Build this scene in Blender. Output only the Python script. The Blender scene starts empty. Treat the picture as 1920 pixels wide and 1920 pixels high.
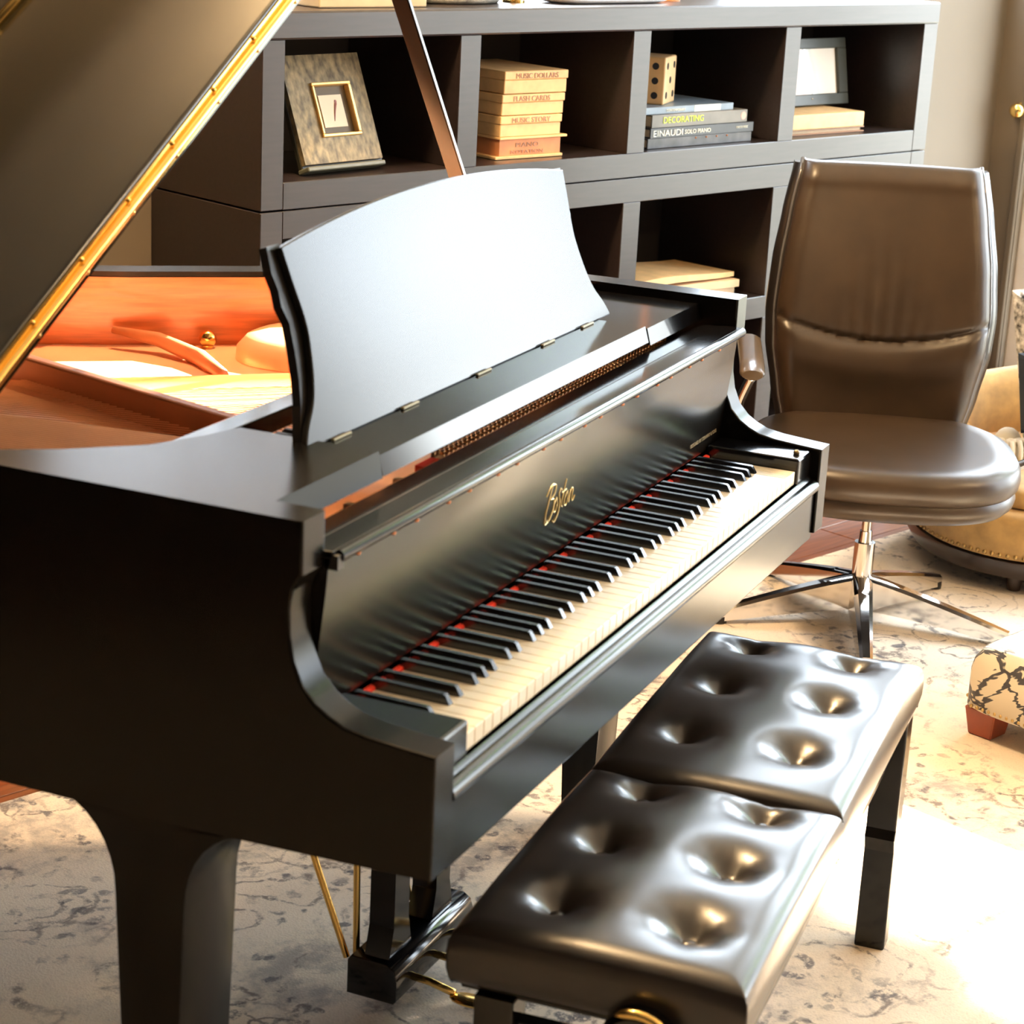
import bpy, bmesh, math, random
from mathutils import Vector, Matrix, Euler
random.seed(7)
PI = math.pi
R = math.radians
SC = bpy.context.scene
COL = SC.collection

# ------------------------------------------------------------------ camera
cam = bpy.data.cameras.new('camera')
cam_o = bpy.data.objects.new('camera', cam)
COL.objects.link(cam_o)
cam.sensor_fit = 'HORIZONTAL'
cam.sensor_width = 36.0
cam.lens = 3961.29 / 1920 * 36.0
cam.clip_start = 0.05
cam.dof.use_dof = True
cam.dof.focus_distance = 3.9
cam.dof.aperture_fstop = 9.0
rotm = Matrix.Rotation(R(-66.733), 4, 'Z') @ Matrix.Rotation(R(72.986), 4, 'X') @ Matrix.Rotation(R(2.909), 4, 'Z')
cam_o.matrix_world = Matrix.Translation((-2.533, -0.867, 1.633)) @ rotm
SC.camera = cam_o

# ------------------------------------------------------------------ exposure
SC.view_settings.view_transform = 'Standard'
SC.view_settings.look = 'None'
SC.view_settings.exposure = 0.0
SC.view_settings.gamma = 1.0
SC.view_settings.use_curve_mapping = False

# room frame: s runs along the back wall towards the left, n out of the wall into the room
RO = Vector((3.373, 0.474, 0.0))
RZ = 2.7646
SD = Vector((math.cos(RZ), math.sin(RZ), 0)); ND = Vector((-math.sin(RZ), math.cos(RZ), 0))
def room(s, n, z=0.0):
    return RO + SD * s + ND * n + Vector((0, 0, z))

# ------------------------------------------------------------------ world (bright hazy garden daylight)
wd = bpy.data.worlds.new('daylight'); SC.world = wd; wd.use_nodes = True
nt = wd.node_tree; nt.nodes.clear()
out = nt.nodes.new('ShaderNodeOutputWorld'); bg = nt.nodes.new('ShaderNodeBackground')
tc = nt.nodes.new('ShaderNodeTexCoord'); sx = nt.nodes.new('ShaderNodeSeparateXYZ')
cr = nt.nodes.new('ShaderNodeValToRGB')
cr.color_ramp.elements[0].position = 0.44; cr.color_ramp.elements[0].color = (0.34, 0.34, 0.28, 1)
cr.color_ramp.elements[1].position = 0.60; cr.color_ramp.elements[1].color = (0.78, 0.89, 1.0, 1)
e = cr.color_ramp.elements.new(0.50); e.color = (0.74, 0.79, 0.80, 1)
mr = nt.nodes.new('ShaderNodeMapRange'); mr.inputs[1].default_value = -1; mr.inputs[2].default_value = 1
nt.links.new(tc.outputs['Generated'], sx.inputs[0]); nt.links.new(sx.outputs['Z'], mr.inputs[0])
nt.links.new(mr.outputs[0], cr.inputs[0]); nt.links.new(cr.outputs[0], bg.inputs[0])
bg.inputs[1].default_value = 18.0
nt.links.new(bg.outputs[0], out.inputs[0])

# ------------------------------------------------------------------ sun through the windows of the right wall
SUN_AZ, SUN_EL = -21.6, 25.0
sun = bpy.data.lights.new('sun', 'SUN'); sun.energy = 150.0; sun.angle = R(0.6); sun.color = (1.0, 0.86, 0.68)
sun_o = bpy.data.objects.new('sun', sun); COL.objects.link(sun_o)
sd = Vector((math.cos(R(SUN_AZ)) * math.cos(R(SUN_EL)), math.sin(R(SUN_AZ)) * math.cos(R(SUN_EL)), math.sin(R(SUN_EL))))
sun_o.rotation_euler = sd.to_track_quat('Z', 'Y').to_euler()
sun_o.location = sd * 12

# warm room lamps; the one over the piano added to brighten ceiling and lid
def area(name, loc, target, w, h, power, col):
    l = bpy.data.lights.new(name, 'AREA'); l.shape = 'RECTANGLE'; l.size = w; l.size_y = h; l.energy = power; l.color = col
    o = bpy.data.objects.new(name, l); COL.objects.link(o); o.location = loc
    o.rotation_euler = (Vector(loc) - Vector(target)).to_track_quat('Z', 'Y').to_euler()
    return o
LAMPS = [((-.9, -2.9, 2.55), 60), ((1.5, -2.6, 2.55), 120), ((.8, 1.0, 2.72), 240)]
for i, (p, pw) in enumerate(LAMPS):
    l = bpy.data.lights.new('pendant_lamp_light', 'POINT'); l.energy = pw; l.color = (1.0, 0.68, 0.36); l.shadow_soft_size = 0.11
    o = bpy.data.objects.new('pendant_lamp_light', l); COL.objects.link(o); o.location = p

# ------------------------------------------------------------------ materials
MATS = {}
def mat(name, col, rough=0.5, metal=0.0, coat=0.0, coat_rough=0.05, var=0.06, scale=12.0, bump=0.0, bscale=60.0, spec=0.5, stretch=(1, 1, 1), sheen=0.0, col2=None):
    if name in MATS: return MATS[name]
    m = bpy.data.materials.new(name); m.use_nodes = True
    nt = m.node_tree; b = nt.nodes['Principled BSDF']
    b.inputs['Roughness'].default_value = rough; b.inputs['Metallic'].default_value = metal
    b.inputs['Coat Weight'].default_value = coat; b.inputs['Coat Roughness'].default_value = coat_rough
    b.inputs['Specular IOR Level'].default_value = spec
    b.inputs['Sheen Weight'].default_value = sheen
    tc = nt.nodes.new('ShaderNodeTexCoord'); mp = nt.nodes.new('ShaderNodeMapping'); mp.inputs['Scale'].default_value = stretch
    nz = nt.nodes.new('ShaderNodeTexNoise'); nz.inputs['Scale'].default_value = scale; nz.inputs['Detail'].default_value = 5
    nt.links.new(tc.outputs['Object'], mp.inputs[0]); nt.links.new(mp.outputs[0], nz.inputs['Vector'])
    rp = nt.nodes.new('ShaderNodeValToRGB')
    c1 = [max(0, c * (1 - var * 2)) for c in col]; c2 = [min(1, c * (1 + var * 2)) for c in (col2 or col)]
    rp.color_ramp.elements[0].position = 0.3; rp.color_ramp.elements[1].position = 0.7
    rp.color_ramp.elements[0].color = (*c1, 1); rp.color_ramp.elements[1].color = (*c2, 1)
    nt.links.new(nz.outputs['Fac'], rp.inputs[0]); nt.links.new(rp.outputs[0], b.inputs['Base Color'])
    if bump > 0:
        n2 = nt.nodes.new('ShaderNodeTexNoise'); n2.inputs['Scale'].default_value = bscale; n2.inputs['Detail'].default_value = 3
        bp = nt.nodes.new('ShaderNodeBump'); bp.inputs['Strength'].default_value = bump; bp.inputs['Distance'].default_value = 0.0006
        nt.links.new(mp.outputs[0], n2.inputs['Vector']); nt.links.new(n2.outputs['Fac'], bp.inputs['Height'])
        nt.links.new(bp.outputs[0], b.inputs['Normal'])
    MATS[name] = m
    return m
M_lac = mat('black_satin_lacquer', (0.004, 0.0035, 0.003), 0.22, spec=.19, var=0.1, scale=40, stretch=(1, 12, 12))
M_gloss = mat('black_gloss_lacquer', (0.004, 0.004, 0.005), 0.12, spec=.5, var=0.1)
M_desk = mat('brushed_black_desk_lacquer', (0.010, 0.010, 0.010), 0.20, spec=.40, var=0.1, scale=30, stretch=(0.4, 1, 14))
M_fall = mat('satin_fallboard_lacquer', (0.006, 0.0055, 0.005), 0.22, spec=.42, var=0.1)
M_flap = mat('black_lid_lacquer', (0.010, 0.009, 0.006), 0.16, spec=.72, var=0.1)
M_rimwood = mat('mahogany_veneer', (0.60, 0.17, 0.05), 0.32, coat=0.3, var=0.14, scale=7, stretch=(1.2, 1.2, 16))
M_plate = mat('copper_bronze_plate', (0.84, 0.44, 0.23), 0.36, metal=0.25, var=0.06, bump=0.06, bscale=120)
M_strut = mat('bronze_strut_paint', (0.46, 0.16, 0.065), 0.42, metal=0.2, var=0.05)
M_board = mat('spruce_soundboard', (0.72, 0.34, 0.11), 0.35, coat=0.3, var=0.08, scale=20, stretch=(14, 1, 1))
M_copper = mat('copper_string', (0.95, 0.52, 0.30), 0.38, metal=0.4, var=0.05)
M_brass = mat('polished_brass', (0.95, 0.62, 0.20), 0.2, metal=1.0, var=0.05)
M_goldtxt = mat('gold_leaf_lettering', (0.85, 0.70, 0.36), 0.35, metal=0.6, var=0.03)
M_pin = mat('blued_tuning_pin', (0.55, 0.36, 0.22), 0.25, metal=0.9, var=0.05)
M_red = mat('red_felt', (0.90, 0.05, 0.025), 0.9, var=0.1, scale=80, bump=0.2)
M_ivory = mat('white_key_acrylic', (0.93, 0.86, 0.72), 0.16, coat=0.4, var=0.01)
M_ebony = mat('black_key_matte', (0.008, 0.008, 0.009), 0.17, spec=.9, var=0.1)
M_blk = mat('black_paint', (0.008, 0.007, 0.007), 0.4, var=0.1)
M_cream = mat('cream_maple_block', (0.75, 0.50, 0.30), 0.6, var=0.05)
M_chrome = mat('polished_chrome', (0.80, 0.78, 0.76), 0.09, metal=1.0, var=0.02)
M_leather = mat('black_bench_leather', (0.016, 0.013, 0.012), 0.31, spec=.6, coat=0.3, coat_rough=0.2, var=0.08, bump=0.10, bscale=350)
M_cleather = mat('espresso_chair_leather', (0.036, 0.022, 0.012), 0.38, coat=0.1, coat_rough=0.3, var=0.08, bump=0.12, bscale=300)
M_shelf = mat('espresso_stained_wood', (0.022, 0.015, 0.015), 0.34, spec=.5, coat=.5, coat_rough=.3, var=0.12, scale=9, stretch=(1, 12, 12))
M_wall = mat('taupe_wall_paint', (0.145, 0.115, 0.080), 0.7, var=0.02, scale=3, bump=0.05, bscale=200)
M_ceil = mat('ceiling_paint', (0.80, 0.76, 0.68), 0.9, var=0.02)
M_trim = mat('taupe_gloss_trim', (0.125, 0.10, 0.07), 0.4, var=0.02)
M_dtrim = mat('dark_baseboard_wood', (0.03, 0.02, 0.015), 0.35, var=0.1)
M_floor = mat('oak_floor_plank', (0.22, 0.075, 0.028), 0.35, coat=0.2, var=0.18, scale=6, stretch=(1, 14, 1))
M_dwall = mat('darkened_wall_paint', (0.022, 0.016, 0.012), 0.7, var=0.03, scale=3)  # dark colour stands in for the unlit room end mirrored in the piano side
M_sub = mat('subfloor_brown', (0.10, 0.05, 0.03), 0.6, var=0.1)
M_card = mat('kraft_card_box', (0.84, 0.54, 0.25), 0.6, var=0.05, scale=30)
M_cardr = mat('orange_card_box', (0.66, 0.27, 0.11), 0.6, var=0.08, scale=20)
M_ink = mat('faded_brown_ink', (0.46, 0.26, 0.19), 0.8, var=0.05)
M_dice = mat('tan_wooden_die', (0.70, 0.48, 0.25), 0.5, var=0.05)
M_paper = mat('cream_paper', (0.80, 0.58, 0.36), 0.8, var=0.04)
M_tan = mat('mustard_tan_velvet', (0.50, 0.30, 0.10), 0.8, var=0.10, scale=25, sheen=0.4, bump=0.2, bscale=300)
M_redwood = mat('red_brown_wood', (0.26, 0.045, 0.015), 0.35, coat=0.3, var=0.12, scale=12)
M_dwood = mat('dark_walnut_wood', (0.025, 0.013, 0.009), 0.3, coat=0.3, var=0.1)
M_glass = None

# ------------------------------------------------------------------ mesh helpers
def cube(bm, x0, x1, y0, y1, z0, z1, bev=0.0, seg=2):
    vs = [bm.verts.new(p) for p in [(x0, y0, z0), (x1, y0, z0), (x1, y1, z0), (x0, y1, z0), (x0, y0, z1), (x1, y0, z1), (x1, y1, z1), (x0, y1, z1)]]
    fs = [bm.faces.new([vs[i] for i in f]) for f in [(0, 3, 2, 1), (4, 5, 6, 7), (0, 1, 5, 4), (1, 2, 6, 5), (2, 3, 7, 6), (3, 0, 4, 7)]]
    if bev > 0:
        es = list({e for f in fs for e in f.edges})
        bmesh.ops.bevel(bm, geom=es, offset=bev, segments=seg, affect='EDGES', profile=0.5)
    return bm
def box(*a, **k):
    bm = bmesh.new(); return cube(bm, *a, **k)
def prism(bm, pts, axis, a, b, bev=0.0, seg=2, keep=None):
    """extrude a polygon pts (two coordinates) along axis from a to b"""
    def P(u, v, w):
        return {'x': (w, u, v), 'y': (u, w, v), 'z': (u, v, w)}[axis]
    A = [bm.verts.new(P(u, v, a)) for u, v in pts]; B = [bm.verts.new(P(u, v, b)) for u, v in pts]
    n = len(pts); fs = [bm.faces.new(A), bm.faces.new(B[::-1])]
    for i in range(n):
        fs.append(bm.faces.new([A[i], B[i], B[(i + 1) % n], A[(i + 1) % n]]))
    bmesh.ops.recalc_face_normals(bm, faces=fs)
    if bev > 0:
        es = [e for e in set(A_e for v in A + B for A_e in v.link_edges) if (e.verts[0] in A) == (e.verts[1] in A) and (keep is None or all(keep(v.co) for v in e.verts))]
        bmesh.ops.bevel(bm, geom=es, offset=bev, segments=seg, affect='EDGES', profile=0.5)
    return bm
def tube(bm, pts, r, seg=10, cap=True):
    pts = [Vector(p) for p in pts]; rings = []
    rr = r if isinstance(r, (list, tuple)) else [r] * len(pts)
    up = Vector((0, 0, 1))
    for i, p in enumerate(pts):
        t = (pts[min(i + 1, len(pts) - 1)] - pts[max(i - 1, 0)]).normalized()
        a = t.cross(up)
        if a.length < 1e-3: a = t.cross(Vector((1, 0, 0)))
        a.normalize(); b = t.cross(a)
        rings.append([bm.verts.new(p + (a * math.cos(2 * PI * k / seg) + b * math.sin(2 * PI * k / seg)) * rr[i]) for k in range(seg)])
    for i in range(len(rings) - 1):
        for k in range(seg):
            bm.faces.new([rings[i][k], rings[i][(k + 1) % seg], rings[i + 1][(k + 1) % seg], rings[i + 1][k]])
    if cap: bm.faces.new(rings[0][::-1]); bm.faces.new(rings[-1])
    return bm
def lathe(bm, prof, c=(0, 0), seg=24, sx=1.0, sy=1.0, power=2.0, cap=True):
    rings = []
    for r, z in prof:
        ring = []
        for k in range(seg):
            a = 2 * PI * k / seg; ca, sa = math.cos(a), math.sin(a)
            x = math.copysign(abs(ca) ** (2 / power), ca); y = math.copysign(abs(sa) ** (2 / power), sa)
            ring.append(bm.verts.new((c[0] + r * sx * x, c[1] + r * sy * y, z)))
        rings.append(ring)
    for i in range(len(rings) - 1):
        for k in range(seg):
            bm.faces.new([rings[i][k], rings[i][(k + 1) % seg], rings[i + 1][(k + 1) % seg], rings[i + 1][k]])
    if cap: bm.faces.new(rings[0][::-1]); bm.faces.new(rings[-1])
    return bm
def ball(bm, c, r, u=12, v=8, sc=(1, 1, 1)):
    g = bmesh.ops.create_uvsphere(bm, u_segments=u, v_segments=v, radius=r)
    for w in g['verts']:
        w.co = Vector((w.co.x * sc[0], w.co.y * sc[1], w.co.z * sc[2])) + Vector(c)
    return bm
def bez(p, n=8):
    """Catmull-Rom through 2D or 3D points"""
    p = [Vector(q) for q in p]; o = []
    for i in range(len(p) - 1):
        a, b, c, d = p[max(i - 1, 0)], p[i], p[i + 1], p[min(i + 2, len(p) - 1)]
        for k in range(n):
            t = k / n
            o.append(0.5 * ((2 * b) + (c - a) * t + (2 * a - 5 * b + 4 * c - d) * t * t + (3 * b - a - 3 * c + d) * t ** 3))
    o.append(p[-1]); return o
def mesh_of(name, bm, m, smooth=False):
    bmesh.ops.recalc_face_normals(bm, faces=bm.faces)
    me = bpy.data.meshes.new(name); bm.to_mesh(me); bm.free()
    if m: me.materials.append(m)
    if smooth:
        for p in me.polygons: p.use_smooth = True
    return me
def obj(name, bm, m, parent=None, smooth=False, loc=None, rot=None, angle=None):
    me = bm if isinstance(bm, bpy.types.Mesh) else mesh_of(name, bm, m, smooth)
    o = bpy.data.objects.new(name, me); COL.objects.link(o)
    if smooth and angle:
        me.set_sharp_from_angle(angle=R(angle))
    if parent: o.parent = parent
    if loc: o.location = loc
    if rot: o.rotation_euler = rot
    return o
def thing(name, label, cat, loc=(0, 0, 0), rz=0.0, group=None, rot=None):
    o = bpy.data.objects.new(name, None); COL.objects.link(o); o.empty_display_size = 0.1
    o.location = loc; o.rotation_euler = rot if rot else (0, 0, rz)
    o['label'] = label; o['category'] = cat
    if group: o['group'] = group
    return o
def tag(o, label, cat, group=None):
    o['label'] = label; o['category'] = cat
    if group: o['group'] = group
    return o
def struct(name, bm, m, loc=(0, 0, 0), rz=0.0, parent=None):
    o = obj(name, bm, m, parent, loc=loc); o.rotation_euler = (0, 0, rz)
    if not parent: o['kind'] = 'structure'
    return o
def text(name, s, size, m, parent, loc, rot, depth=0.0006, width=None):
    c = bpy.data.curves.new(name, 'FONT'); c.body = s; c.size = size; c.extrude = depth; c.align_x = 'LEFT'
    c.resolution_u = 3
    t = bpy.data.objects.new('tmp', c); COL.objects.link(t)
    dg = bpy.context.evaluated_depsgraph_get()
    me = bpy.data.meshes.new_from_object(t.evaluated_get(dg)); bpy.data.objects.remove(t)
    xs = [v.co.x for v in me.vertices]; w = max(xs) - min(xs)
    k = (width / w) if width else 1.0
    for v in me.vertices: v.co.x = (v.co.x - min(xs)) * k
    me.materials.clear(); me.materials.append(m)
    o = bpy.data.objects.new(name, me); COL.objects.link(o); o.parent = parent; o.location = loc; o.rotation_euler = rot
    return o

# =================================================================== ROOM SHELL (room frame: x=s, y=n)
SR, SL, NB, NF, HC = -0.93, 6.4, -0.385, 5.6, 3.1
def rstruct(name, bm, m, parent=None):
    if parent: return struct(name, bm, m, parent=parent)
    return struct(name, bm, m, loc=RO, rz=RZ)
floor = rstruct('floor', box(SR - .1, SL + .1, NB - .1, NF + .1, -0.05, -0.012), M_sub)
# planks of the strip between the rug and the back wall, laid along the wall
pw = 0.125; row = 0; n0 = NB
pmesh = {}
while n0 < 0.62:
    s = SR - (row % 3) * 0.41
    while s < SL:
        a, b = max(s, SR), min(s + 1.2, SL)
        if b - a > .05:
            key = round(b - a, 3)
            if key not in pmesh:
                pmesh[key] = mesh_of('plank', box(0, b - a - .003, 0, pw - .003, -.0125, 0, bev=.0015, seg=1), M_floor)
            p = obj('plank', pmesh[key], None, floor, loc=(a, n0, random.uniform(-.0006, 0)))
        s += 1.2
    n0 += pw; row += 1
cov = obj('plank_field', box(SR, SL, n0, NF, -.0125, -.001), M_floor, floor)
rstruct('ceiling', box(SR - .1, SL + .1, NB - .1, NF + .1, HC, HC + .1), M_ceil)
BWIN = [(-0.80, 0.45), (0.88, 1.48), (1.78, 2.62)]     # high windows in the back wall, above the bookcase
BZ0, BZ1, BZH = 1.336, 1.95, 2.80      # the first window is taller
bmw = bmesh.new()
cube(bmw, SR - .1, SL + .1, NB - .12, NB, 0, BZ0); cube(bmw, SR - .1, SL + .1, NB - .12, NB, BZH, HC); cube(bmw, BWIN[0][1], SL + .1, NB - .12, NB, BZ1, BZH); cube(bmw, SR - .1, BWIN[0][0], NB - .12, NB, BZ1, BZH)
edges = [SR - .1] + [v for w in BWIN for v in w] + [SL + .1]
for i in range(0, len(edges), 2): cube(bmw, edges[i], edges[i + 1], NB - .12, NB, BZ0, BZ1)
rstruct('wall_back', bmw, M_wall)
rstruct('wall_left', box(SL, SL + .12, NB, NF, 0, HC), M_dwall)
rstruct('wall_front', box(SR - .1, SL + .1, NF, NF + .12, 0, HC), M_wall)
# right wall with a row of tall windows
WINS = [(-0.26, 1.12), (1.26, 2.30), (2.80, 3.75)]
WZ0, WZ1 = 0.10, 2.99
bmw = bmesh.new()
cube(bmw, SR - .12, SR, NB - .1, NF, 0, WZ0); cube(bmw, SR - .12, SR, NB - .1, NF, WZ1, HC)
edges = [NB - .1] + [v for w in WINS for v in w] + [NF]
for i in range(0, len(edges), 2): cube(bmw, SR - .12, SR, edges[i], edges[i + 1], WZ0, WZ1)
rstruct('wall_right', bmw, M_wall)
M_sash = mat('white_sash_paint', (0.75, 0.73, 0.68), 0.4, var=0.02)
for k, (a, b) in enumerate(WINS):
    w = rstruct('window_%d' % (k + 1), box(SR - .09, SR - .03, a, b, WZ0, WZ0 + .05), M_sash)
    for y0, y1, z0, z1 in [(a, b, WZ1 - .05, WZ1), (a, a + .05, WZ0 + .05, WZ1 - .05), (b - .05, b, WZ0 + .05, WZ1 - .05)]:
        obj('window_frame', box(SR - .09, SR - .03, y0, y1, z0, z1), M_sash, w)
    mid = (a + b) / 2
    obj('muntin', box(SR - .075, SR - .045, mid - .012, mid + .012, WZ0 + .05, WZ1 - .05), M_sash, w)
    for j in range(1, 5):
        z = WZ0 + (WZ1 - WZ0) * j / 5
        obj('muntin', box(SR - .074, SR - .046, a + .05, b - .05, z - .012, z + .012), M_sash, w)
    # daylight portal just outside each opening
    l = bpy.data.lights.new('window_daylight', 'AREA'); l.shape = 'RECTANGLE'; l.size = b - a; l.size_y = WZ1 - WZ0; l.cycles.is_portal = True
    lo = bpy.data.objects.new('window_daylight', l); COL.objects.link(lo)
    lo.location = room(SR - .14, mid, (WZ0 + WZ1) / 2)
    lo.rotation_euler = (-SD).to_track_quat('Z', 'Y').to_euler()
for k, (a, b) in enumerate(BWIN):
    BZ1 = BZH if k == 0 else 1.95
    w = rstruct('window_%d' % (k + 1 + len(WINS)), box(a, b, NB - .10, NB - .04, BZ0, BZ0 + .012), M_trim)
    for x0, x1, z0, z1 in [(a, b, BZ1 - .04, BZ1), (a, a + .04, BZ0 + .03, BZ1 - .04), (b - .04, b, BZ0 + .03, BZ1 - .04)]:
        obj('window_frame', box(x0, x1, NB - .09, NB - .04, z0, z1), M_sash, w)
    mid = (a + b) / 2
    obj('muntin', box(mid - .012, mid + .012, NB - .075, NB - .055, BZ0 + .03, BZ1 - .04), M_sash, w)
    l = bpy.data.lights.new('window_daylight', 'AREA'); l.shape = 'RECTANGLE'; l.size = b - a; l.size_y = BZ1 - BZ0; l.cycles.is_portal = True
    lo = bpy.data.objects.new('window_daylight', l); COL.objects.link(lo)
    lo.location = room(mid, NB - .14, (BZ0 + BZ1) / 2)
    lo.rotation_euler = (-ND).to_track_quat('Z', 'Y').to_euler()
rs = rstruct('trim_dimming_rail', box(BWIN[2][0] + .03, BWIN[2][1] - .03, NB - .035, NB - .005, BZ1 - .03, BZ1 - .001), M_trim)  # head rail of the added dimming shade
shm = bpy.data.materials.new('added_dimming_shade'); shm.use_nodes = True  # shade added over this window to dim its reflection in the rim
_n = shm.node_tree; _b = _n.nodes['Principled BSDF']; _b.inputs['Base Color'].default_value = (.30, .31, .33, 1); _b.inputs['Roughness'].default_value = .9
_t = _n.nodes.new('ShaderNodeBsdfTranslucent'); _t.inputs[0].default_value = (.93, .94, .98, 1)
_w = _n.nodes.new('ShaderNodeTexNoise'); _w.inputs['Scale'].default_value = 200
_m = _n.nodes.new('ShaderNodeMixShader'); _m.inputs[0].default_value = .6
_n.links.new(_b.outputs[0], _m.inputs[1]); _n.links.new(_t.outputs[0], _m.inputs[2]); _n.links.new(_m.outputs[0], _n.nodes['Material Output'].inputs[0])
rsh = rstruct('trim_dimming_shade', box(BWIN[2][0] + .002, BWIN[2][1] - .002, NB - .022, NB - .020, BZ0 + .012, BZ1 - .031), shm)
# baseboards
rstruct('baseboard_back', box(SR, -0.02, NB, NB + .018, 0, .115, bev=.004, seg=1), M_dtrim)
rstruct('baseboard_left', box(2.36, SL, NB, NB + .018, 0, .115, bev=.004, seg=1), M_dtrim)
# brass curtain hold-back on the window wall beside the corner
hbk = thing('curtain_holdback', 'brass curtain holdback knob on the wall near the right corner', 'holdback', room(SR, -.285, .967), RZ)
kb = bmesh.new(); ball(kb, (.034, 0, 0), .024, 16, 10, (.8, 1, 1))
obj('knob', kb, M_brass, hbk, smooth=True)
kb = bmesh.new(); tube(kb, [(0.001, 0, 0), (.03, 0, 0)], .009); tube(kb, [(0.001, 0, 0), (.007, 0, 0)], .024, 20)
obj('stem', kb, M_brass, hbk, smooth=True, angle=40)
rstruct('trim_1', box(SR, SR + .012, -.285, -.262, 0, 2.76, bev=.003, seg=1), M_trim)
rstruct('baseboard_right', box(SR, SR + .018, NB + .02, NF, 0, .115, bev=.004, seg=1), M_dtrim)

# unseen leaf screen added outside the windows to block and shape the sun
gt = thing('sun_screen_tree', 'unseen leafy tree added outside the windows to shape the sun', 'tree', room(-10.0, 1.6, 0), RZ)
M_leaf = mat('sun_screen_leaf', (0.10, 0.20, 0.05), .6, var=.3, scale=3)
_n = M_leaf.node_tree; _t = _n.nodes.new('ShaderNodeBsdfTranslucent'); _t.inputs[0].default_value = (.70, .80, .58, 1)
_m = _n.nodes.new('ShaderNodeMixShader'); _m.inputs[0].default_value = .75
_n.links.new(_n.nodes['Principled BSDF'].outputs[0], _m.inputs[1]); _n.links.new(_t.outputs[0], _m.inputs[2]); _n.links.new(_m.outputs[0], _n.nodes['Material Output'].inputs[0])
GAPS = [(.64, 1.12, 2.56, 2.95), (1.37, 2.0, 1.27, 1.43)]  # openings left in the leaf screen where sun patches should land
lf = bmesh.new(); tel = math.tan(R(SUN_EL)); rnd = random.Random(3)
for k in range(9000):
    nn_, zz_ = rnd.uniform(-.75, 5.3), rnd.uniform(.15, 3.2); r_ = .12
    if any(a - r_ * .8 < nn_ < b + r_ * .8 and c - r_ * .8 < zz_ < d + r_ * .8 for a, b, c, d in GAPS): continue
    D = rnd.uniform(8.2, 9.8)            # metres outside the window plane, slid back along the sun's path
    c_ = Vector((-.93 - D + 10.0, nn_ - 1.6, zz_ + D * tel))
    a = Vector((rnd.uniform(-.4, .4), 1, rnd.uniform(-.6, .6))).normalized() * r_; b = Vector((rnd.uniform(-.5, .5), rnd.uniform(-.6, .6), 1)).normalized() * r_
    lf.faces.new([lf.verts.new(c_ + p) for p in (a, b * .6, -a, -b * .6)])
fo = obj('sun_screen_leaves', lf, M_leaf, gt); fo['kind'] = 'stuff'
tk = bmesh.new(); tube(tk, bez([(0, 0, 0), (.05, .1, 1.4), (0, .05, 2.8), (.1, .3, 4.6)], 5), [.16 - .006 * i for i in range(16)], 10); obj('sun_screen_trunk', tk, M_dwood, gt, smooth=True)

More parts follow.
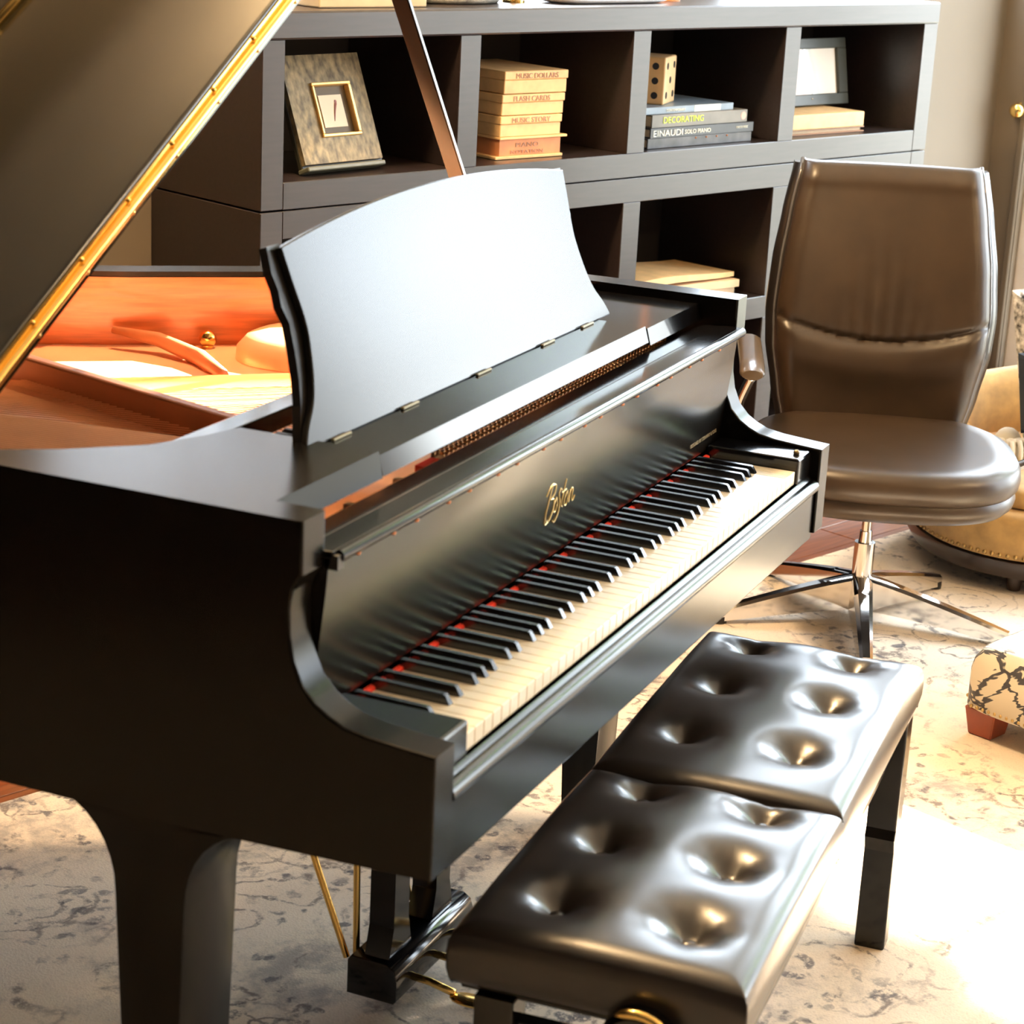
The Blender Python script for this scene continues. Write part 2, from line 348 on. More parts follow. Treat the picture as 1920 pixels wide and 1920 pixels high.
# =================================================================== RUG
def rug_material():
    m = bpy.data.materials.new('distressed_cream_rug'); m.use_nodes = True
    nt = m.node_tree; N = nt.nodes; L = nt.links; b = N['Principled BSDF']
    b.inputs['Roughness'].default_value = 0.95; b.inputs['Specular IOR Level'].default_value = 0.15
    tc = N.new('ShaderNodeTexCoord')
    def noise(scale, detail=4, dist=0.0, vec=None, rough=.55):
        n = N.new('ShaderNodeTexNoise'); n.inputs['Scale'].default_value = scale; n.inputs['Detail'].default_value = detail
        n.inputs['Distortion'].default_value = dist; n.inputs['Roughness'].default_value = rough
        L.new(vec or tc.outputs['Object'], n.inputs['Vector']); return n
    def math_(op, a, bb=None, clamp=False):
        n = N.new('ShaderNodeMath'); n.operation = op; n.use_clamp = clamp
        for i, v in enumerate((a, bb)):
            if v is None: continue
            if isinstance(v, (int, float)): n.inputs[i].default_value = v
            else: L.new(v, n.inputs[i])
        return n.outputs[0]
    def step(v, lo, hi):
        n = N.new('ShaderNodeMapRange'); n.interpolation_type = 'SMOOTHSTEP'
        L.new(v, n.inputs[0]); n.inputs[1].default_value = lo; n.inputs[2].default_value = hi; return n.outputs[0]
    def mix(fac, c1, c2):
        n = N.new('ShaderNodeMix'); n.data_type = 'RGBA'
        L.new(fac, n.inputs[0])
        for i, c in ((6, c1), (7, c2)):
            if isinstance(c, tuple): n.inputs[i].default_value = (*c, 1)
            else: L.new(c, n.inputs[i])
        return n.outputs[2]
    # warp the coordinates so that drawn lines wander
    nw = noise(3.2, 3); vm = N.new('ShaderNodeVectorMath'); vm.operation = 'SCALE'; vm.inputs['Scale'].default_value = 0.16
    L.new(nw.outputs['Color'], vm.inputs[0]); va = N.new('ShaderNodeVectorMath'); va.operation = 'ADD'
    L.new(tc.outputs['Object'], va.inputs[0]); L.new(vm.outputs[0], va.inputs[1]); warp = va.outputs[0]
    n5 = noise(22, 3); vm5 = N.new('ShaderNodeVectorMath'); vm5.operation = 'SCALE'; vm5.inputs['Scale'].default_value = 0.045
    L.new(n5.outputs['Color'], vm5.inputs[0]); va5 = N.new('ShaderNodeVectorMath'); va5.operation = 'ADD'
    L.new(warp, va5.inputs[0]); L.new(vm5.outputs[0], va5.inputs[1]); warp2 = va5.outputs[0]
    # medallion rings with petals, broken scroll lines, dark leaf blotches
    vo = N.new('ShaderNodeTexVoronoi'); vo.feature = 'F1'; vo.inputs['Scale'].default_value = 2.4; vo.inputs['Randomness'].default_value = .35
    L.new(va.outputs[0], vo.inputs['Vector'])
    wn = noise(26, 4, vec=None, rough=.6)
    dist = math_('ADD', vo.outputs['Distance'], math_('MULTIPLY', math_('SUBTRACT', wn.outputs['Fac'], .5), .09))
    rings = math_('ABSOLUTE', math_('SINE', math_('MULTIPLY', dist, 38.0)))
    ring_line = math_('SUBTRACT', 1.0, step(rings, 0.10, 0.42))
    core = math_('SUBTRACT', 1.0, step(dist, 0.20, 0.44))
    vo2 = N.new('ShaderNodeTexVoronoi'); vo2.feature = 'SMOOTH_F1'; vo2.inputs['Scale'].default_value = 11.0
    L.new(warp2, vo2.inputs['Vector'])
    scroll = math_('SUBTRACT', 1.0, step(math_('ABSOLUTE', math_('SUBTRACT', vo2.outputs['Distance'], .36)), 0.012, 0.05))
    vo3 = N.new('ShaderNodeTexVoronoi'); vo3.feature = 'F1'; vo3.inputs['Scale'].default_value = 24.0
    L.new(warp2, vo3.inputs['Vector'])
    petals = math_('SUBTRACT', 1.0, step(math_('ADD', vo3.outputs['Distance'], math_('MULTIPLY', wn.outputs['Fac'], .25)), 0.36, 0.50))
    wear = step(noise(1.7, 4, rough=.6).outputs['Fac'], 0.42, 0.54)
    wear2 = step(noise(5.0, 8, rough=.75).outputs['Fac'], 0.40, 0.54)
    wear3 = step(noise(3.0, 6, vec=warp, rough=.7).outputs['Fac'], 0.45, 0.57)
    grit = step(noise(48, 5, rough=.8).outputs['Fac'], 0.38, 0.54)
    lines = math_('MULTIPLY', math_('MAXIMUM', math_('MULTIPLY', ring_line, core), math_('MULTIPLY', scroll, wear)), math_('MULTIPLY', wear2, grit), True)
    pet = math_('MULTIPLY', math_('MULTIPLY', petals, math_('MAXIMUM', wear3, math_('MULTIPLY', core, wear))), grit, True)
    base = mix(noise(1.1, 3).outputs['Fac'], (0.88, 0.76, 0.60), (0.74, 0.64, 0.54))
    smudge = math_('MULTIPLY', math_('MULTIPLY', step(noise(2.6, 8, rough=.78).outputs['Fac'], 0.46, 0.60), wear3), 0.7)
    c = mix(smudge, base, (0.26, 0.25, 0.25))
    c = mix(math_('MULTIPLY', step(noise(.9, 3).outputs['Fac'], .5, .7), .35), c, (0.62, 0.50, 0.36))
    c = mix(math_('MULTIPLY', lines, 0.8), c, (0.13, 0.11, 0.11))
    c = mix(math_('MULTIPLY', pet, 0.85), c, (0.11, 0.11, 0.13))
    fine = noise(260, 2)
    c = mix(math_('MULTIPLY', step(fine.outputs['Fac'], .5, .8), 0.25), c, (0.30, 0.24, 0.19))
    L.new(c, b.inputs['Base Color'])
    bp = N.new('ShaderNodeBump'); bp.inputs['Strength'].default_value = 0.25; bp.inputs['Distance'].default_value = 0.003
    L.new(fine.outputs['Fac'], bp.inputs['Height']); L.new(bp.outputs[0], b.inputs['Normal'])
    return m
rug = obj('area_rug', box(-.80, 5.9, 0.40, 5.1, 0.0, 0.009, bev=.003, seg=1), rug_material(), loc=RO)
rug.rotation_euler = (0, 0, RZ)
tag(rug, 'large cream rug with a faded grey floral pattern under the piano', 'rug')

# =================================================================== GRAND PIANO
W, TH = 0.731, 0.049
piano = thing('grand_piano', 'black grand piano with its lid propped open', 'piano')
ZB, ZT = 0.607, 0.983
prof = [(-.021, .617), (-.021, .757), (.021, .760), (.058, .763), (.086, .768), (.104, .776), (.120, .786), (.136, .803), (.147, .828), (.152, .855), (.153, .885), (.150, .906), (.139, .924), (.139, ZT), (.30, ZT), (.30, ZB)]
for s in (-1, 1):
    a, b = (-W, -W + TH) if s < 0 else (W - TH, W)
    obj('arm', prism(bmesh.new(), prof, 'x', a, b, bev=.003, keep=lambda c: c.y < .29), M_lac, piano, smooth=True, angle=22)
# bent rim : inner outline from the treble front round the tail to the bass front
inner = [(.682, .30), (.682, .42), (.668, .52), (.628, .62), (.545, .72), (.428, .838), (.339, .949), (.257, 1.055), (.195, 1.17), (.15, 1.29), (.105, 1.40), (.02, 1.49), (-.12, 1.55), (-.30, 1.575), (-.48, 1.565), (-.61, 1.51), (-.672, 1.42), (-.682, 1.30), (-.682, .30)]
inn = [Vector((p[0], p[1])) for p in bez(inner[:-1], 6)] + [Vector(inner[-1])]
def offs(pts, d):
    o = []
    for i, p in enumerate(pts):
        t = (pts[min(i + 1, len(pts) - 1)] - pts[max(i - 1, 0)]).normalized()
        o.append(p + Vector((t.y, -t.x)) * d)
    return o
outl = offs(inn, TH)
outl[0].y = outl[-1].y = .30; outl[0].x = W; outl[-1].x = -W
def ribbon(bm, A, B, z0, z1):
    n = len(A); v = [[bm.verts.new((p.x, p.y, z)) for p in P] for P, z in ((A, z0), (A, z1), (B, z1), (B, z0))]
    for i in range(n - 1):
        for k in range(4):
            bm.faces.new([v[k][i], v[k][i + 1], v[(k + 1) % 4][i + 1], v[(k + 1) % 4][i]])
    bm.faces.new([v[k][0] for k in range(4)]); bm.faces.new([v[k][-1] for k in range(4)][::-1])
    return bm
obj('rim', ribbon(bmesh.new(), outl, inn, ZB, ZT), M_lac, piano, smooth=True, angle=40)
lin = offs(inn, -.004)
_a, _b = zip(*[(p, q) for p, q in zip(offs(inn, -.0005), lin) if q.y > .44])
lining = ribbon(bmesh.new(), list(_a), list(_b), .80, .974)
obj('inner_rim', lining, M_rimwood, piano, smooth=True, angle=40)
# bottom, keybed, soundboard
def flat(bm, pts, z0, z1, slope=0.0):
    A = [bm.verts.new((p[0], p[1] - (slope if p[1] < .21 else 0), z0)) for p in pts]; B = [bm.verts.new((p[0], p[1], z1)) for p in pts]
    bm.faces.new(A); bm.faces.new(B[::-1])
    for i in range(len(pts)): bm.faces.new([A[i], A[(i + 1) % len(pts)], B[(i + 1) % len(pts)], B[i]])
    return bm
obj('keybed', box(-.683, .683, -.016, .60, .607, .690, bev=.003), M_lac, piano)
obj('soundboard', flat(bmesh.new(), [(p.x, p.y) for p in lin if p.y > .5], .80, .846), M_board, piano)
# cast plate: perimeter flange, front web and struts
pl = bmesh.new()
l2 = offs(inn, -.075); fl = [p for p in zip(lin, l2) if p[0].y > .42]
ribbon(pl, [p[0] for p in fl], [p[1] for p in fl], .846, .862)
cube(pl, -.676, .676, .215, .50, .845, .872, bev=.004)
flat(pl, [(-.676, .50), (.64, .50), (.60, .60), (.50, .70), (.38, .73), (.10, .63), (-.05, .60), (-.05, 1.10), (-.20, 1.30), (-.676, 1.22)], .846, .868)
flat(pl, [(-.10, .60), (.62, .60), (.42, .82), (.33, .93), (.245, 1.05), (.20, 1.12), (.00, 1.12)], .846, .866)
obj('plate', pl, M_plate, piano)
pl = bmesh.new()      # the rounded treble casting and the bell
lathe(pl, [(.16, .862), (.158, .884), (.14, .899), (.10, .905), (0.001, .906)], c=(.375, .745), seg=36, sx=.80, sy=.70, power=2.4, cap=False)
obj('treble_casting', pl, M_plate, piano, smooth=True)
def bar(bm, a, b, w, z0, z1, bev=.004):
    a, b = Vector(a), Vector(b); t = (b - a).normalized(); nn = Vector((-t.y, t.x)) * w / 2
    pts = [a + nn, b + nn, b - nn, a - nn]
    prism(bm, [(p.x, p.y) for p in pts], 'z', z0, z1, bev=bev)
    return bm
for a, b, w in [((-.195, .52), (-.035, 1.05), .022)]:
    obj('plate_strut', bar(bmesh.new(), a, b, w, .866, .915), M_strut, piano)
nb = bmesh.new(); ball(nb, (.325, .91, .880), .014, 14, 10); tube(nb, [(.325, .91, .86), (.325, .91, .876)], .009)
obj('nose_bolt', nb, M_brass, piano, smooth=True)
# tapering wing of the plate along the treble side
wg = bmesh.new(); tube(wg, [(.235, 1.03, .895), (.245, .95, .888), (.22, .86, .876), (.16, .78, .87)], [.006, .012, .014, .010], 8)
obj('plate_wing', wg, M_strut, piano, smooth=True)
# strings
st = bmesh.new()
for i in range(46):
    x0 = -.66 + i * .0098; x1 = -.655 + i * .0062
    tube(st, [(x0, .30, .893), (x0 + (x1 - x0) * .3, .62, .896), (x1, 1.36, .896)], .0026, 5, cap=False)
for i in range(60):
    x0 = -.17 + i * .0132; x1 = -.40 + i * .0105; y1 = 1.35 - i * .012
    tube(st, [(x0, .30, .885), (x1, y1, .882)], .0007, 3, cap=False)
so = obj('strings', st, M_copper, piano); so['kind'] = 'stuff'
br = bmesh.new(); flat(br, [(-.60, 1.30), (-.25, 1.38), (-.22, 1.35), (-.58, 1.26)], .846, .893)
obj('bass_bridge', br, M_board, piano)
# tuning pins
tp = bmesh.new()
for i in range(62):
    for j in range(3):
        x = -.165 + i * .0136 + j * .0045; y = .238 + j * .016
        tube(tp, [(x, y, .872), (x, y, .906)], .0034, 6)
        ball(tp, (x, y, .906), .0042, 6, 4)
o = obj('tuning_pins', tp, M_pin, piano, smooth=True); o['kind'] = 'stuff'
obj('pin_block', box(-.683, .683, .205, .225, .80, .876), M_strut, piano)
for x in (-.46, -.335, -.22):
    obj('action_block', box(x - .006, x + .006, .197, .235, .905, .918, bev=.001, seg=1), M_cream, piano)
obj('felt_pad', box(-.270, -.226, .198, .240, .885, .917), M_red, piano)
obj('damper_felt', box(-.66, -.50, .199, .235, .885, .910), M_red, piano)
# dampers behind the desk on the bass side
for i in range(9):
    x = -.44 + i * .021
    obj('damper', box(x, x + .012, .395, .430, .90, .935, bev=.003, seg=1), M_blk, piano)
# fallboard with its rounded top edge
fb = [(.135, .922), (.1375, .89), (.142, .85), (.148, .80), (.153, .745), (.170, .745), (.168, .80), (.165, .86), (.163, .930), (.133, .930)]
fbo = obj('fallboard', prism(bmesh.new(), fb, 'x', -.6815, .6815), M_fall, piano, smooth=True, angle=25)
obj('fallboard_top', box(-.6815, .6815, .130, .164, .930, .9385, bev=.0015), M_gloss, piano)
obj('fallboard_rear', box(-.6815, .6815, .166, .198, .926, .9365, bev=.0015), M_gloss, piano)
tb = bmesh.new(); tube(tb, [(-.672, .1285, .9315), (.6815, .1285, .9315)], .0072, 14)
obj('bullnose', tb, M_gloss, piano, smooth=True, angle=50)
obj('bullnose_stop', box(-.6815, -.668, .124, .14, .918, .9345), M_blk, piano)
sm = mesh_of('hinge_screw', ball(bmesh.new(), (0, 0, 0), .0036, 8, 6), mat('copper_screw', (.75, .30, .14), .3, metal=.8), True)
x = -.619; k = 0
while x < .64:
    obj('hinge_screw', sm, None, fbo, loc=(x, .1335, .9205)); x += (.083, .057)[k % 2]; k += 1
# maker's name in gold script, drawn stroke by stroke on the fallboard
def on_fb(u, v):     # u along x, v up the board
    z = .815 + v; y = .1462 - (v) * .105
    return (u, y - .0006, z)
strokes = [
    [(-.004, .030), (.002, .039), (.012, .044), (.020, .041)],                      # B top swash
    [(.012, .044), (.008, .028), (.004, .010), (.003, -.006), (.006, -.012), (.014, -.010)],
    [(.012, .042), (.024, .040), (.023, .028), (.012, .022)],
    [(.012, .022), (.025, .019), (.026, .004), (.018, -.008), (.008, -.008)],
    [(.034, .020), (.028, .012), (.029, .001), (.036, .000), (.039, .010), (.034, .020)],      # o
    [(.050, .026), (.044, .030), (.041, .022), (.048, .010), (.047, -.006), (.038, -.016), (.030, -.012)],   # s
    [(.060, .040), (.056, .018), (.055, .004), (.060, .000)], [(.051, .022), (.066, .024)],    # t
    [(.071, .020), (.065, .012), (.066, .001), (.073, .000), (.076, .010), (.071, .020)],      # o
    [(.081, .019), (.081, .001)], [(.081, .014), (.087, .020), (.091, .017), (.091, .004), (.096, .000), (.101, .006)]]   # n
lt = bmesh.new()
for sk in strokes:
    pts = bez([Vector((p[0], p[1])) for p in sk], 5)
    tube(lt, [on_fb(-.068 + p.x * 1.0, p.y * 1.0 - .003) for p in pts], .0010, 5)
obj('maker_name', lt, M_goldtxt, fbo)
text('small_lettering', 'DESIGNED BY STEINWAY & SONS', .008, mat('dull_gold_lettering', (.42, .33, .18), .5, metal=.4), fbo, (.53, .1497, .768), (R(90 - 5), 0, 0), depth=.0002, width=.125)
obj('red_felt_strip', box(-.612, .612, .143, .152, .728, .7398, bev=.002, seg=1), M_red, piano)
# key blocks
for s in (-1, 1):
    a, b = sorted((s * .6135, s * .6825))
    kbk = obj('key_block', box(a, b, -.004, .150, .690, .7545, bev=.004), M_gloss, piano)
    if s > 0:
        sb = bmesh.new(); ball(sb, (.645, .010, .757), .0055, 10, 6, (1, 1, .9)); obj('screw', sb, mat('aged_brass', (.25, .20, .12), .4, metal=.8), kbk, smooth=True)
# keyslip
ks = [(-.018, .688), (-.0215, .690), (-.0225, .694), (-.0220, .698), (-.0205, .7015), (-.0180, .7045), (-.0145, .7065), (-.0110, .7072), (-.0095, .7060), (-.0085, .7085), (-.0045, .7125), (-.003, .711), (-.003, .690)]
obj('keyslip', prism(bmesh.new(), ks, 'x', -.6825, .6825), mat('satin_rail_lacquer', (.006, .006, .007), .22, spec=.6), piano, smooth=True, angle=60)
# keys
wk = mesh_of('white_key', box(-.0113, .0113, 0, .150, .7135, .735, bev=.0012), M_ivory)
bkm = bmesh.new()
v = [bkm.verts.new(p) for p in [(-.0058, .050, .734), (.0058, .050, .734), (.0058, .149, .734), (-.0058, .149, .734), (-.0046, .0575, .7462), (.0046, .0575, .7462), (.0048, .149, .7470), (-.0048, .149, .7470)]]
fs = [bkm.faces.new([v[i] for i in f]) for f in [(0, 3, 2, 1), (4, 5, 6, 7), (0, 1, 5, 4), (1, 2, 6, 5), (2, 3, 7, 6), (3, 0, 4, 7)]]
bmesh.ops.bevel(bkm, geom=[e for e in bkm.edges if e.verts[0].co.z > .74 or e.verts[1].co.z > .74], offset=.0011, segments=2, affect='EDGES')
bk = mesh_of('black_key', bkm, M_ebony)
for i in range(52):
    x = -.611 + .0235 * (i + .5)
    obj('white_key', wk, None, piano, loc=(x, 0, random.uniform(-.0002, .0002)))
for i in range(51):
    if i % 7 in (0, 2, 3, 5, 6):       # after A, C, D, F, G
        d = {0: .002, 2: -.0025, 3: .0025, 5: -.0025, 6: 0}[i % 7]
        obj('black_key', bk, None, piano, loc=(-.611 + .0235 * (i + 1) + d, 0, random.uniform(-.0003, .0003)))
# music tray
tray_m = M_lac
obj('side_shelf', flat(bmesh.new(), [(-.6815, .200), (-.447, .200), (-.447, .385), (-.50, .40), (-.57, .43), (-.64, .50), (-.6815, .56)], .951, .9825, slope=.006), M_lac, piano)
obj('side_shelf', prism(bmesh.new(), [(.199, .943), (.206, .9685), (.43, .9685), (.43, .943)], 'x', .447, .6815, bev=.001), M_gloss, piano)
obj('tray_front', prism(bmesh.new(), [(.194, .9525), (.201, .9765), (.300, .9765), (.300, .9525)], 'x', -.446, .425, bev=.001), M_gloss, piano)
obj('tray_rail', box(-.56, .425, .398, .432, .951, .9765, bev=.002), M_gloss, piano)
# music desk
base = Vector((0, .278, .9768)); tv = Vector((0, .070, .221)).normalized(); nv = Vector((0, -tv.z, tv.y))
def dpt(u, v, w=0): return Vector((u, 0, 0)) + base + tv * v + nv * w
half = [(.475, 0.0), (.470, .010), (.458, .026), (.437, .048), (.424, .072), (.415, .100), (.409, .130), (.410, .155), (.415, .185), (.419, .215), (.421, .232)]
right = bez([Vector(p) for p in half], 4)
top = [Vector((u, .262 - .030 * (u / .421) ** 2)) for u in [.421 - .842 * k / 28 for k in range(1, 28)]]
left = [Vector((-p.x, p.y)) for p in reversed(right)]
outl2 = right + top + left
dk = bmesh.new()
A = [dk.verts.new(dpt(p.x, p.y, 0)) for p in outl2]; B = [dk.verts.new(dpt(p.x, p.y, -.010)) for p in outl2]
dk.faces.new(A); dk.faces.new(B[::-1])
for i in range(len(A)): dk.faces.new([A[i], A[(i + 1) % len(A)], B[(i + 1) % len(A)], B[i]])
bmesh.ops.recalc_face_normals(dk, faces=dk.faces)
bmesh.ops.bevel(dk, geom=[e for e in dk.edges if not (e.verts[0] in A) != (e.verts[1] in A) and e.is_manifold and abs(e.calc_face_angle(0)) > .7], offset=.0015, segments=1, affect='EDGES')
desk = obj('music_desk', dk, M_desk, piano)
# carved bracket behind each end of the desk
brp = [(.470, .0), (.462, .02), (.446, .05), (.436, .08), (.430, .11), (.426, .145), (.434, .165), (.432, .185), (.437, .205), (.434, .236), (.405, .236), (.395, .15), (.40, .06), (.43, .0)]
for s in (-1, 1):
    b_ = bmesh.new()
    A = [b_.verts.new(dpt(s * p[0] * 1.003, p[1], -.0105)) for p in brp]; B = [b_.verts.new(dpt(s * p[0] * 1.003, p[1], -.022)) for p in brp]
    b_.faces.new(A); b_.faces.new(B[::-1])
    for i in range(len(A)): b_.faces.new([A[i], A[(i + 1) % len(A)], B[(i + 1) % len(A)], B[i]])
    obj('desk_bracket', b_, M_blk, desk)
for u in (-.40, -.22, .0, .22, .37):
    obj('desk_hinge', box(u - .022, u + .022, .2715, .2765, .9765, .980, bev=.001, seg=1), mat('aged_brass', (.25, .20, .12), .4, metal=.8), desk)
# lid : main panel hinged on the bass side, front flap folded back on it
TL = R(31.5)
lid = bpy.data.objects.new('lid', None); COL.objects.link(lid); lid.parent = piano
lid.location = (-.735, 0, .990); lid.rotation_euler = (0, -TL, 0)
YF = .572
def lid_outline(off=0.02):
    oo = offs(inn, TH + off); pts = [(p.x + .735, p.y) for p in oo if p.y > YF]
    return [(pts[0][0], YF)] + pts + [(0.0, YF)]
lo = lid_outline()
lm = bmesh.new(); flat(lm, lo, 0.0, .017)
obj('lid_panel', lm, M_flap, lid)
YE = .952
def xr(y):
    c = [p for p in lo[1:-1] if p[0] > .5]
    return min(c, key=lambda p: abs(p[1] - y))[0]
fp = [(0.005, YF), (1.486, YF), (1.486, .70), (1.47, YE - .06), (1.45, YE), (.005, YE)]
fm = bmesh.new(); prism(fm, fp, 'z', .0215, .0385, bev=.005, seg=3)
obj('lid_flap', fm, M_flap, lid, smooth=True, angle=40)
# long piano hinge on the fold
hg = bmesh.new(); tube(hg, [(.02, YF - .005, .0195), (1.46, YF - .005, .0195)], .0058, 12)
hinge = obj('piano_hinge', hg, M_brass, lid, smooth=True, angle=50)
lf = bmesh.new(); cube(lf, .02, 1.46, YF - .0025, YF + .001, .006, .019); cube(lf, .02, 1.46, YF - .0025, YF + .001, .020, .033)
obj('hinge_leaf', lf, M_brass, hinge)
hs = mesh_of('hinge_pin', ball(bmesh.new(), (0, 0, 0), .0032, 8, 6), M_brass, True)
for i in range(13):
    obj('hinge_pin', hs, None, hinge, loc=(.07 + i * .112, YF - .003, .010))
    obj('hinge_pin', hs, None, hinge, loc=(.07 + i * .112, YF - .003, .029))
hb = bmesh.new(); tube(hb, [(.702, .948, .041), (1.40, .948, .041)], .0075, 10)
ball(hb, (.702, .948, .041), .0075, 10, 8)
obj('brass_edge_strip', hb, M_brass, lid, smooth=True)
for y in (.70, 1.25):
    b_ = bmesh.new(); cube(b_, -.006, .012, y - .05, y + .05, -.012, .006, bev=.002, seg=1); obj('lid_hinge', b_, M_brass, lid)
# prop stick
sa, sb_ = Vector((.662, .565, .960)), Vector((.36, .69, .985 + .613 * 1.095 - .004))
t = (sb_ - sa).normalized(); wv = Vector((0, 1, 0)); wv = (wv - t * wv.dot(t)).normalized(); uv = t.cross(wv)
_q = Matrix.Rotation(R(16), 3, t); wv = _q @ wv; uv = _q @ uv
ps = bmesh.new()
A = [ps.verts.new(sa + wv * a + uv * b) for a, b in ((-.013, -.008), (.013, -.008), (.013, .008), (-.013, .008))]
B = [ps.verts.new(sb_ + wv * a + uv * b) for a, b in ((-.013, -.008), (.013, -.008), (.013, .008), (-.013, .008))]
ps.faces.new(A); ps.faces.new(B)
for i in range(4): ps.faces.new([A[i], A[(i + 1) % 4], B[(i + 1) % 4], B[i]])
bmesh.ops.bevel(ps, geom=list(ps.edges), offset=.002, segments=2, affect='EDGES')
obj('prop_stick', ps, M_gloss, piano)
# legs with curved brackets into the case
def leg_profile(yc0, yc1, top, toe0, toe1, z_end):
    """side view (y,z) with concave shoulders"""
    f = []
    for k in range(9):
        a = k / 8 * PI / 2
        f.append((yc0 - .085 * (1 - math.sin(a)), top - .105 * (1 - math.cos(a))))
    b = []
    for k in range(9):
        a = k / 8 * PI / 2
        b.append((yc1 + .085 * (1 - math.sin(a)), top - .105 * (1 - math.cos(a))))
    return f + [(toe0, z_end)] + [(toe1, z_end)] + b[::-1]
def leg(x0, x1, yc0, yc1, name='leg'):
    pr = leg_profile(yc0, yc1, .612, (yc0 + yc1) / 2 - .028, (yc0 + yc1) / 2 + .028, .055)
    lg = obj(name, prism(bmesh.new(), pr, 'x', x0, x1, bev=.002), M_lac, piano, smooth=True, angle=30)
    c = bmesh.new(); xm, ym = (x0 + x1) / 2, (yc0 + yc1) / 2
    tube(c, [(xm - .012, ym + .01, .035), (xm + .012, ym + .01, .035)], .026, 18)
    cube(c, xm - .018, xm + .018, ym - .018, ym + .018, .045, .057)
    obj('caster', c, M_brass, lg, smooth=True, angle=40)
    return lg
leg(-.7295, -.615, .281, .372)
leg(.635, .7295, .300, .391)
leg(-.40, -.30, 1.30, 1.39)
# pedal lyre
ly = bpy.data.objects.new('pedal_lyre', None); COL.objects.link(ly); ly.parent = piano; ly.location = (0, 0, 0)
lb = [(.334, .058), (.398, .058), (.398, .112), (.392, .120), (.334, .120), (.322, .112), (.318, .098), (.318, .064), (.322, .058)]
obj('pedal_box', prism(bmesh.new(), lb, 'x', -.11, .15, bev=.002), M_gloss, ly, smooth=True, angle=60)
for x0 in (-.086, .052):
    pb = [(x0, .11), (x0 - .012, .12), (x0, .165), (x0, .612), (x0 + .046, .612), (x0 + .046, .165), (x0 + .058, .12), (x0 + .046, .11)]
    obj('lyre_post', prism(bmesh.new(), pb, 'y', .336, .376), M_gloss, ly)
obj('lyre_block', box(-.12, .14, .31, .42, .57, .609, bev=.004), M_gloss, ly)
for pts in ([(-.085, .412, .10), (-.085, .475, .26), (-.085, .60, .60)], [(-.078, .40, .10), (-.082, .402, .30), (-.086, .406, .60)], [(.12, .412, .10), (.12, .55, .60)]):
    b_ = bmesh.new(); tube(b_, pts, .0052, 10); obj('brace_rod', b_, M_brass, ly, smooth=True, angle=50)
for x in (-.055, .02, .095):
    b_ = bmesh.new(); tube(b_, [(x, .34, .080), (x, .29, .078), (x, .25, .070)], .006, 8)
    ball(b_, (x, .225, .065), .022, 16, 10, (.8, 1.5, .28)); obj('pedal', b_, M_brass, ly, smooth=True)
# beams under the soundboard
for a, b in (((-.6, .62), (.45, .66)), ((-.5, 1.35), (.3, .66)), ((-.2, 1.45), (-.15, .66))):
    obj('beam', bar(bmesh.new(), a, b, .07, .66, .80), M_blk, piano)

# =================================================================== BENCH
bench = thing('piano_bench', 'long black tufted leather duet bench at the keyboard', 'bench', (-.02, -.115, 0), R(3.7))
TUFT = {}
def cushion(x0, x1, y0, y1, tufts):
    bm = bmesh.new(); nx, ny = 72, 52; hx, hy = (x1 - x0) / 2, (y1 - y0) / 2; cx, cy = (x0 + x1) / 2, (y0 + y1) / 2
    top = []
    for j in range(ny + 1):
        r_ = []
        for i in range(nx + 1):
            u = math.sin((i / nx - .5) * PI); v = math.sin((j / ny - .5) * PI)
            x, y = cx + hx * u, cy + hy * v
            e = min(hx * (1 - abs(u)), hy * (1 - abs(v))); rr = .030
            edge = 0 if e >= rr else rr * (1 - math.sqrt(max(0, 1 - ((rr - e) / rr) ** 2)))
            z = .496 - .45 * edge - .010 * (abs(u) ** 3 + abs(v) ** 3) / 2
            for tx, ty in tufts:
                d = math.hypot(x - tx, (y - ty) * 1.05)
                z -= .034 * math.exp(-(d / .030) ** 1.35)
                # short gathers running out of the button
                a = math.atan2(y - ty, x - tx); z -= .0012 * math.exp(-(d / .045) ** 2) * math.cos(8 * a) * min(1, d / .02)
            r_.append(bm.verts.new((x, y, z)))
        top.append(r_)
    for j in range(ny):
        for i in range(nx): bm.faces.new([top[j][i], top[j][i + 1], top[j + 1][i + 1], top[j + 1][i]])
    loop = top[0] + [top[j][nx] for j in range(1, ny + 1)] + top[ny][:-1][::-1] + [top[j][0] for j in range(ny - 1, 0, -1)]
    prev = loop
    for dz, g in ((.470, .0022), (.450, .0035), (.434, .003), (.420, .0), (.414, -.004)):
        cur = []
        for v in loop:
            d = Vector((v.co.x - cx, v.co.y - cy, 0)); q = Vector((math.copysign(1, d.x) if abs(abs(d.x) - hx) < 1e-4 else 0, math.copysign(1, d.y) if abs(abs(d.y) - hy) < 1e-4 else 0, 0))
            cur.append(bm.verts.new((v.co.x + q.x * g, v.co.y + q.y * g, dz)))
        n = len(loop)
        for i in range(n): bm.faces.new([prev[i], prev[(i + 1) % n], cur[(i + 1) % n], cur[i]])
        prev = cur
    bm.faces.new(prev)
    return bm
near_t = [(x, y) for x in (-.440, -.270, -.098) for y in (-.077, .083)]
far_t = [(x, y) for x in (.107, .307, .492) for y in (-.073, .087)]
for (x0, x1, tf) in ((-.552, -.052, near_t), (-.048, .545, far_t)):
    c = obj('cushion', cushion(x0, x1, -.172, .172, tf), M_leather, bench, smooth=True)
    for tx, ty in tf:
        b_ = bmesh.new(); ball(b_, (tx, ty, .4635), .0115, 14, 8, (1, 1, .5)); obj('tuft_button', b_, M_leather, c, smooth=True)
obj('seat_frame', box(-.540, .535, -.162, .162, .404, .414, bev=.003), M_gloss, bench)
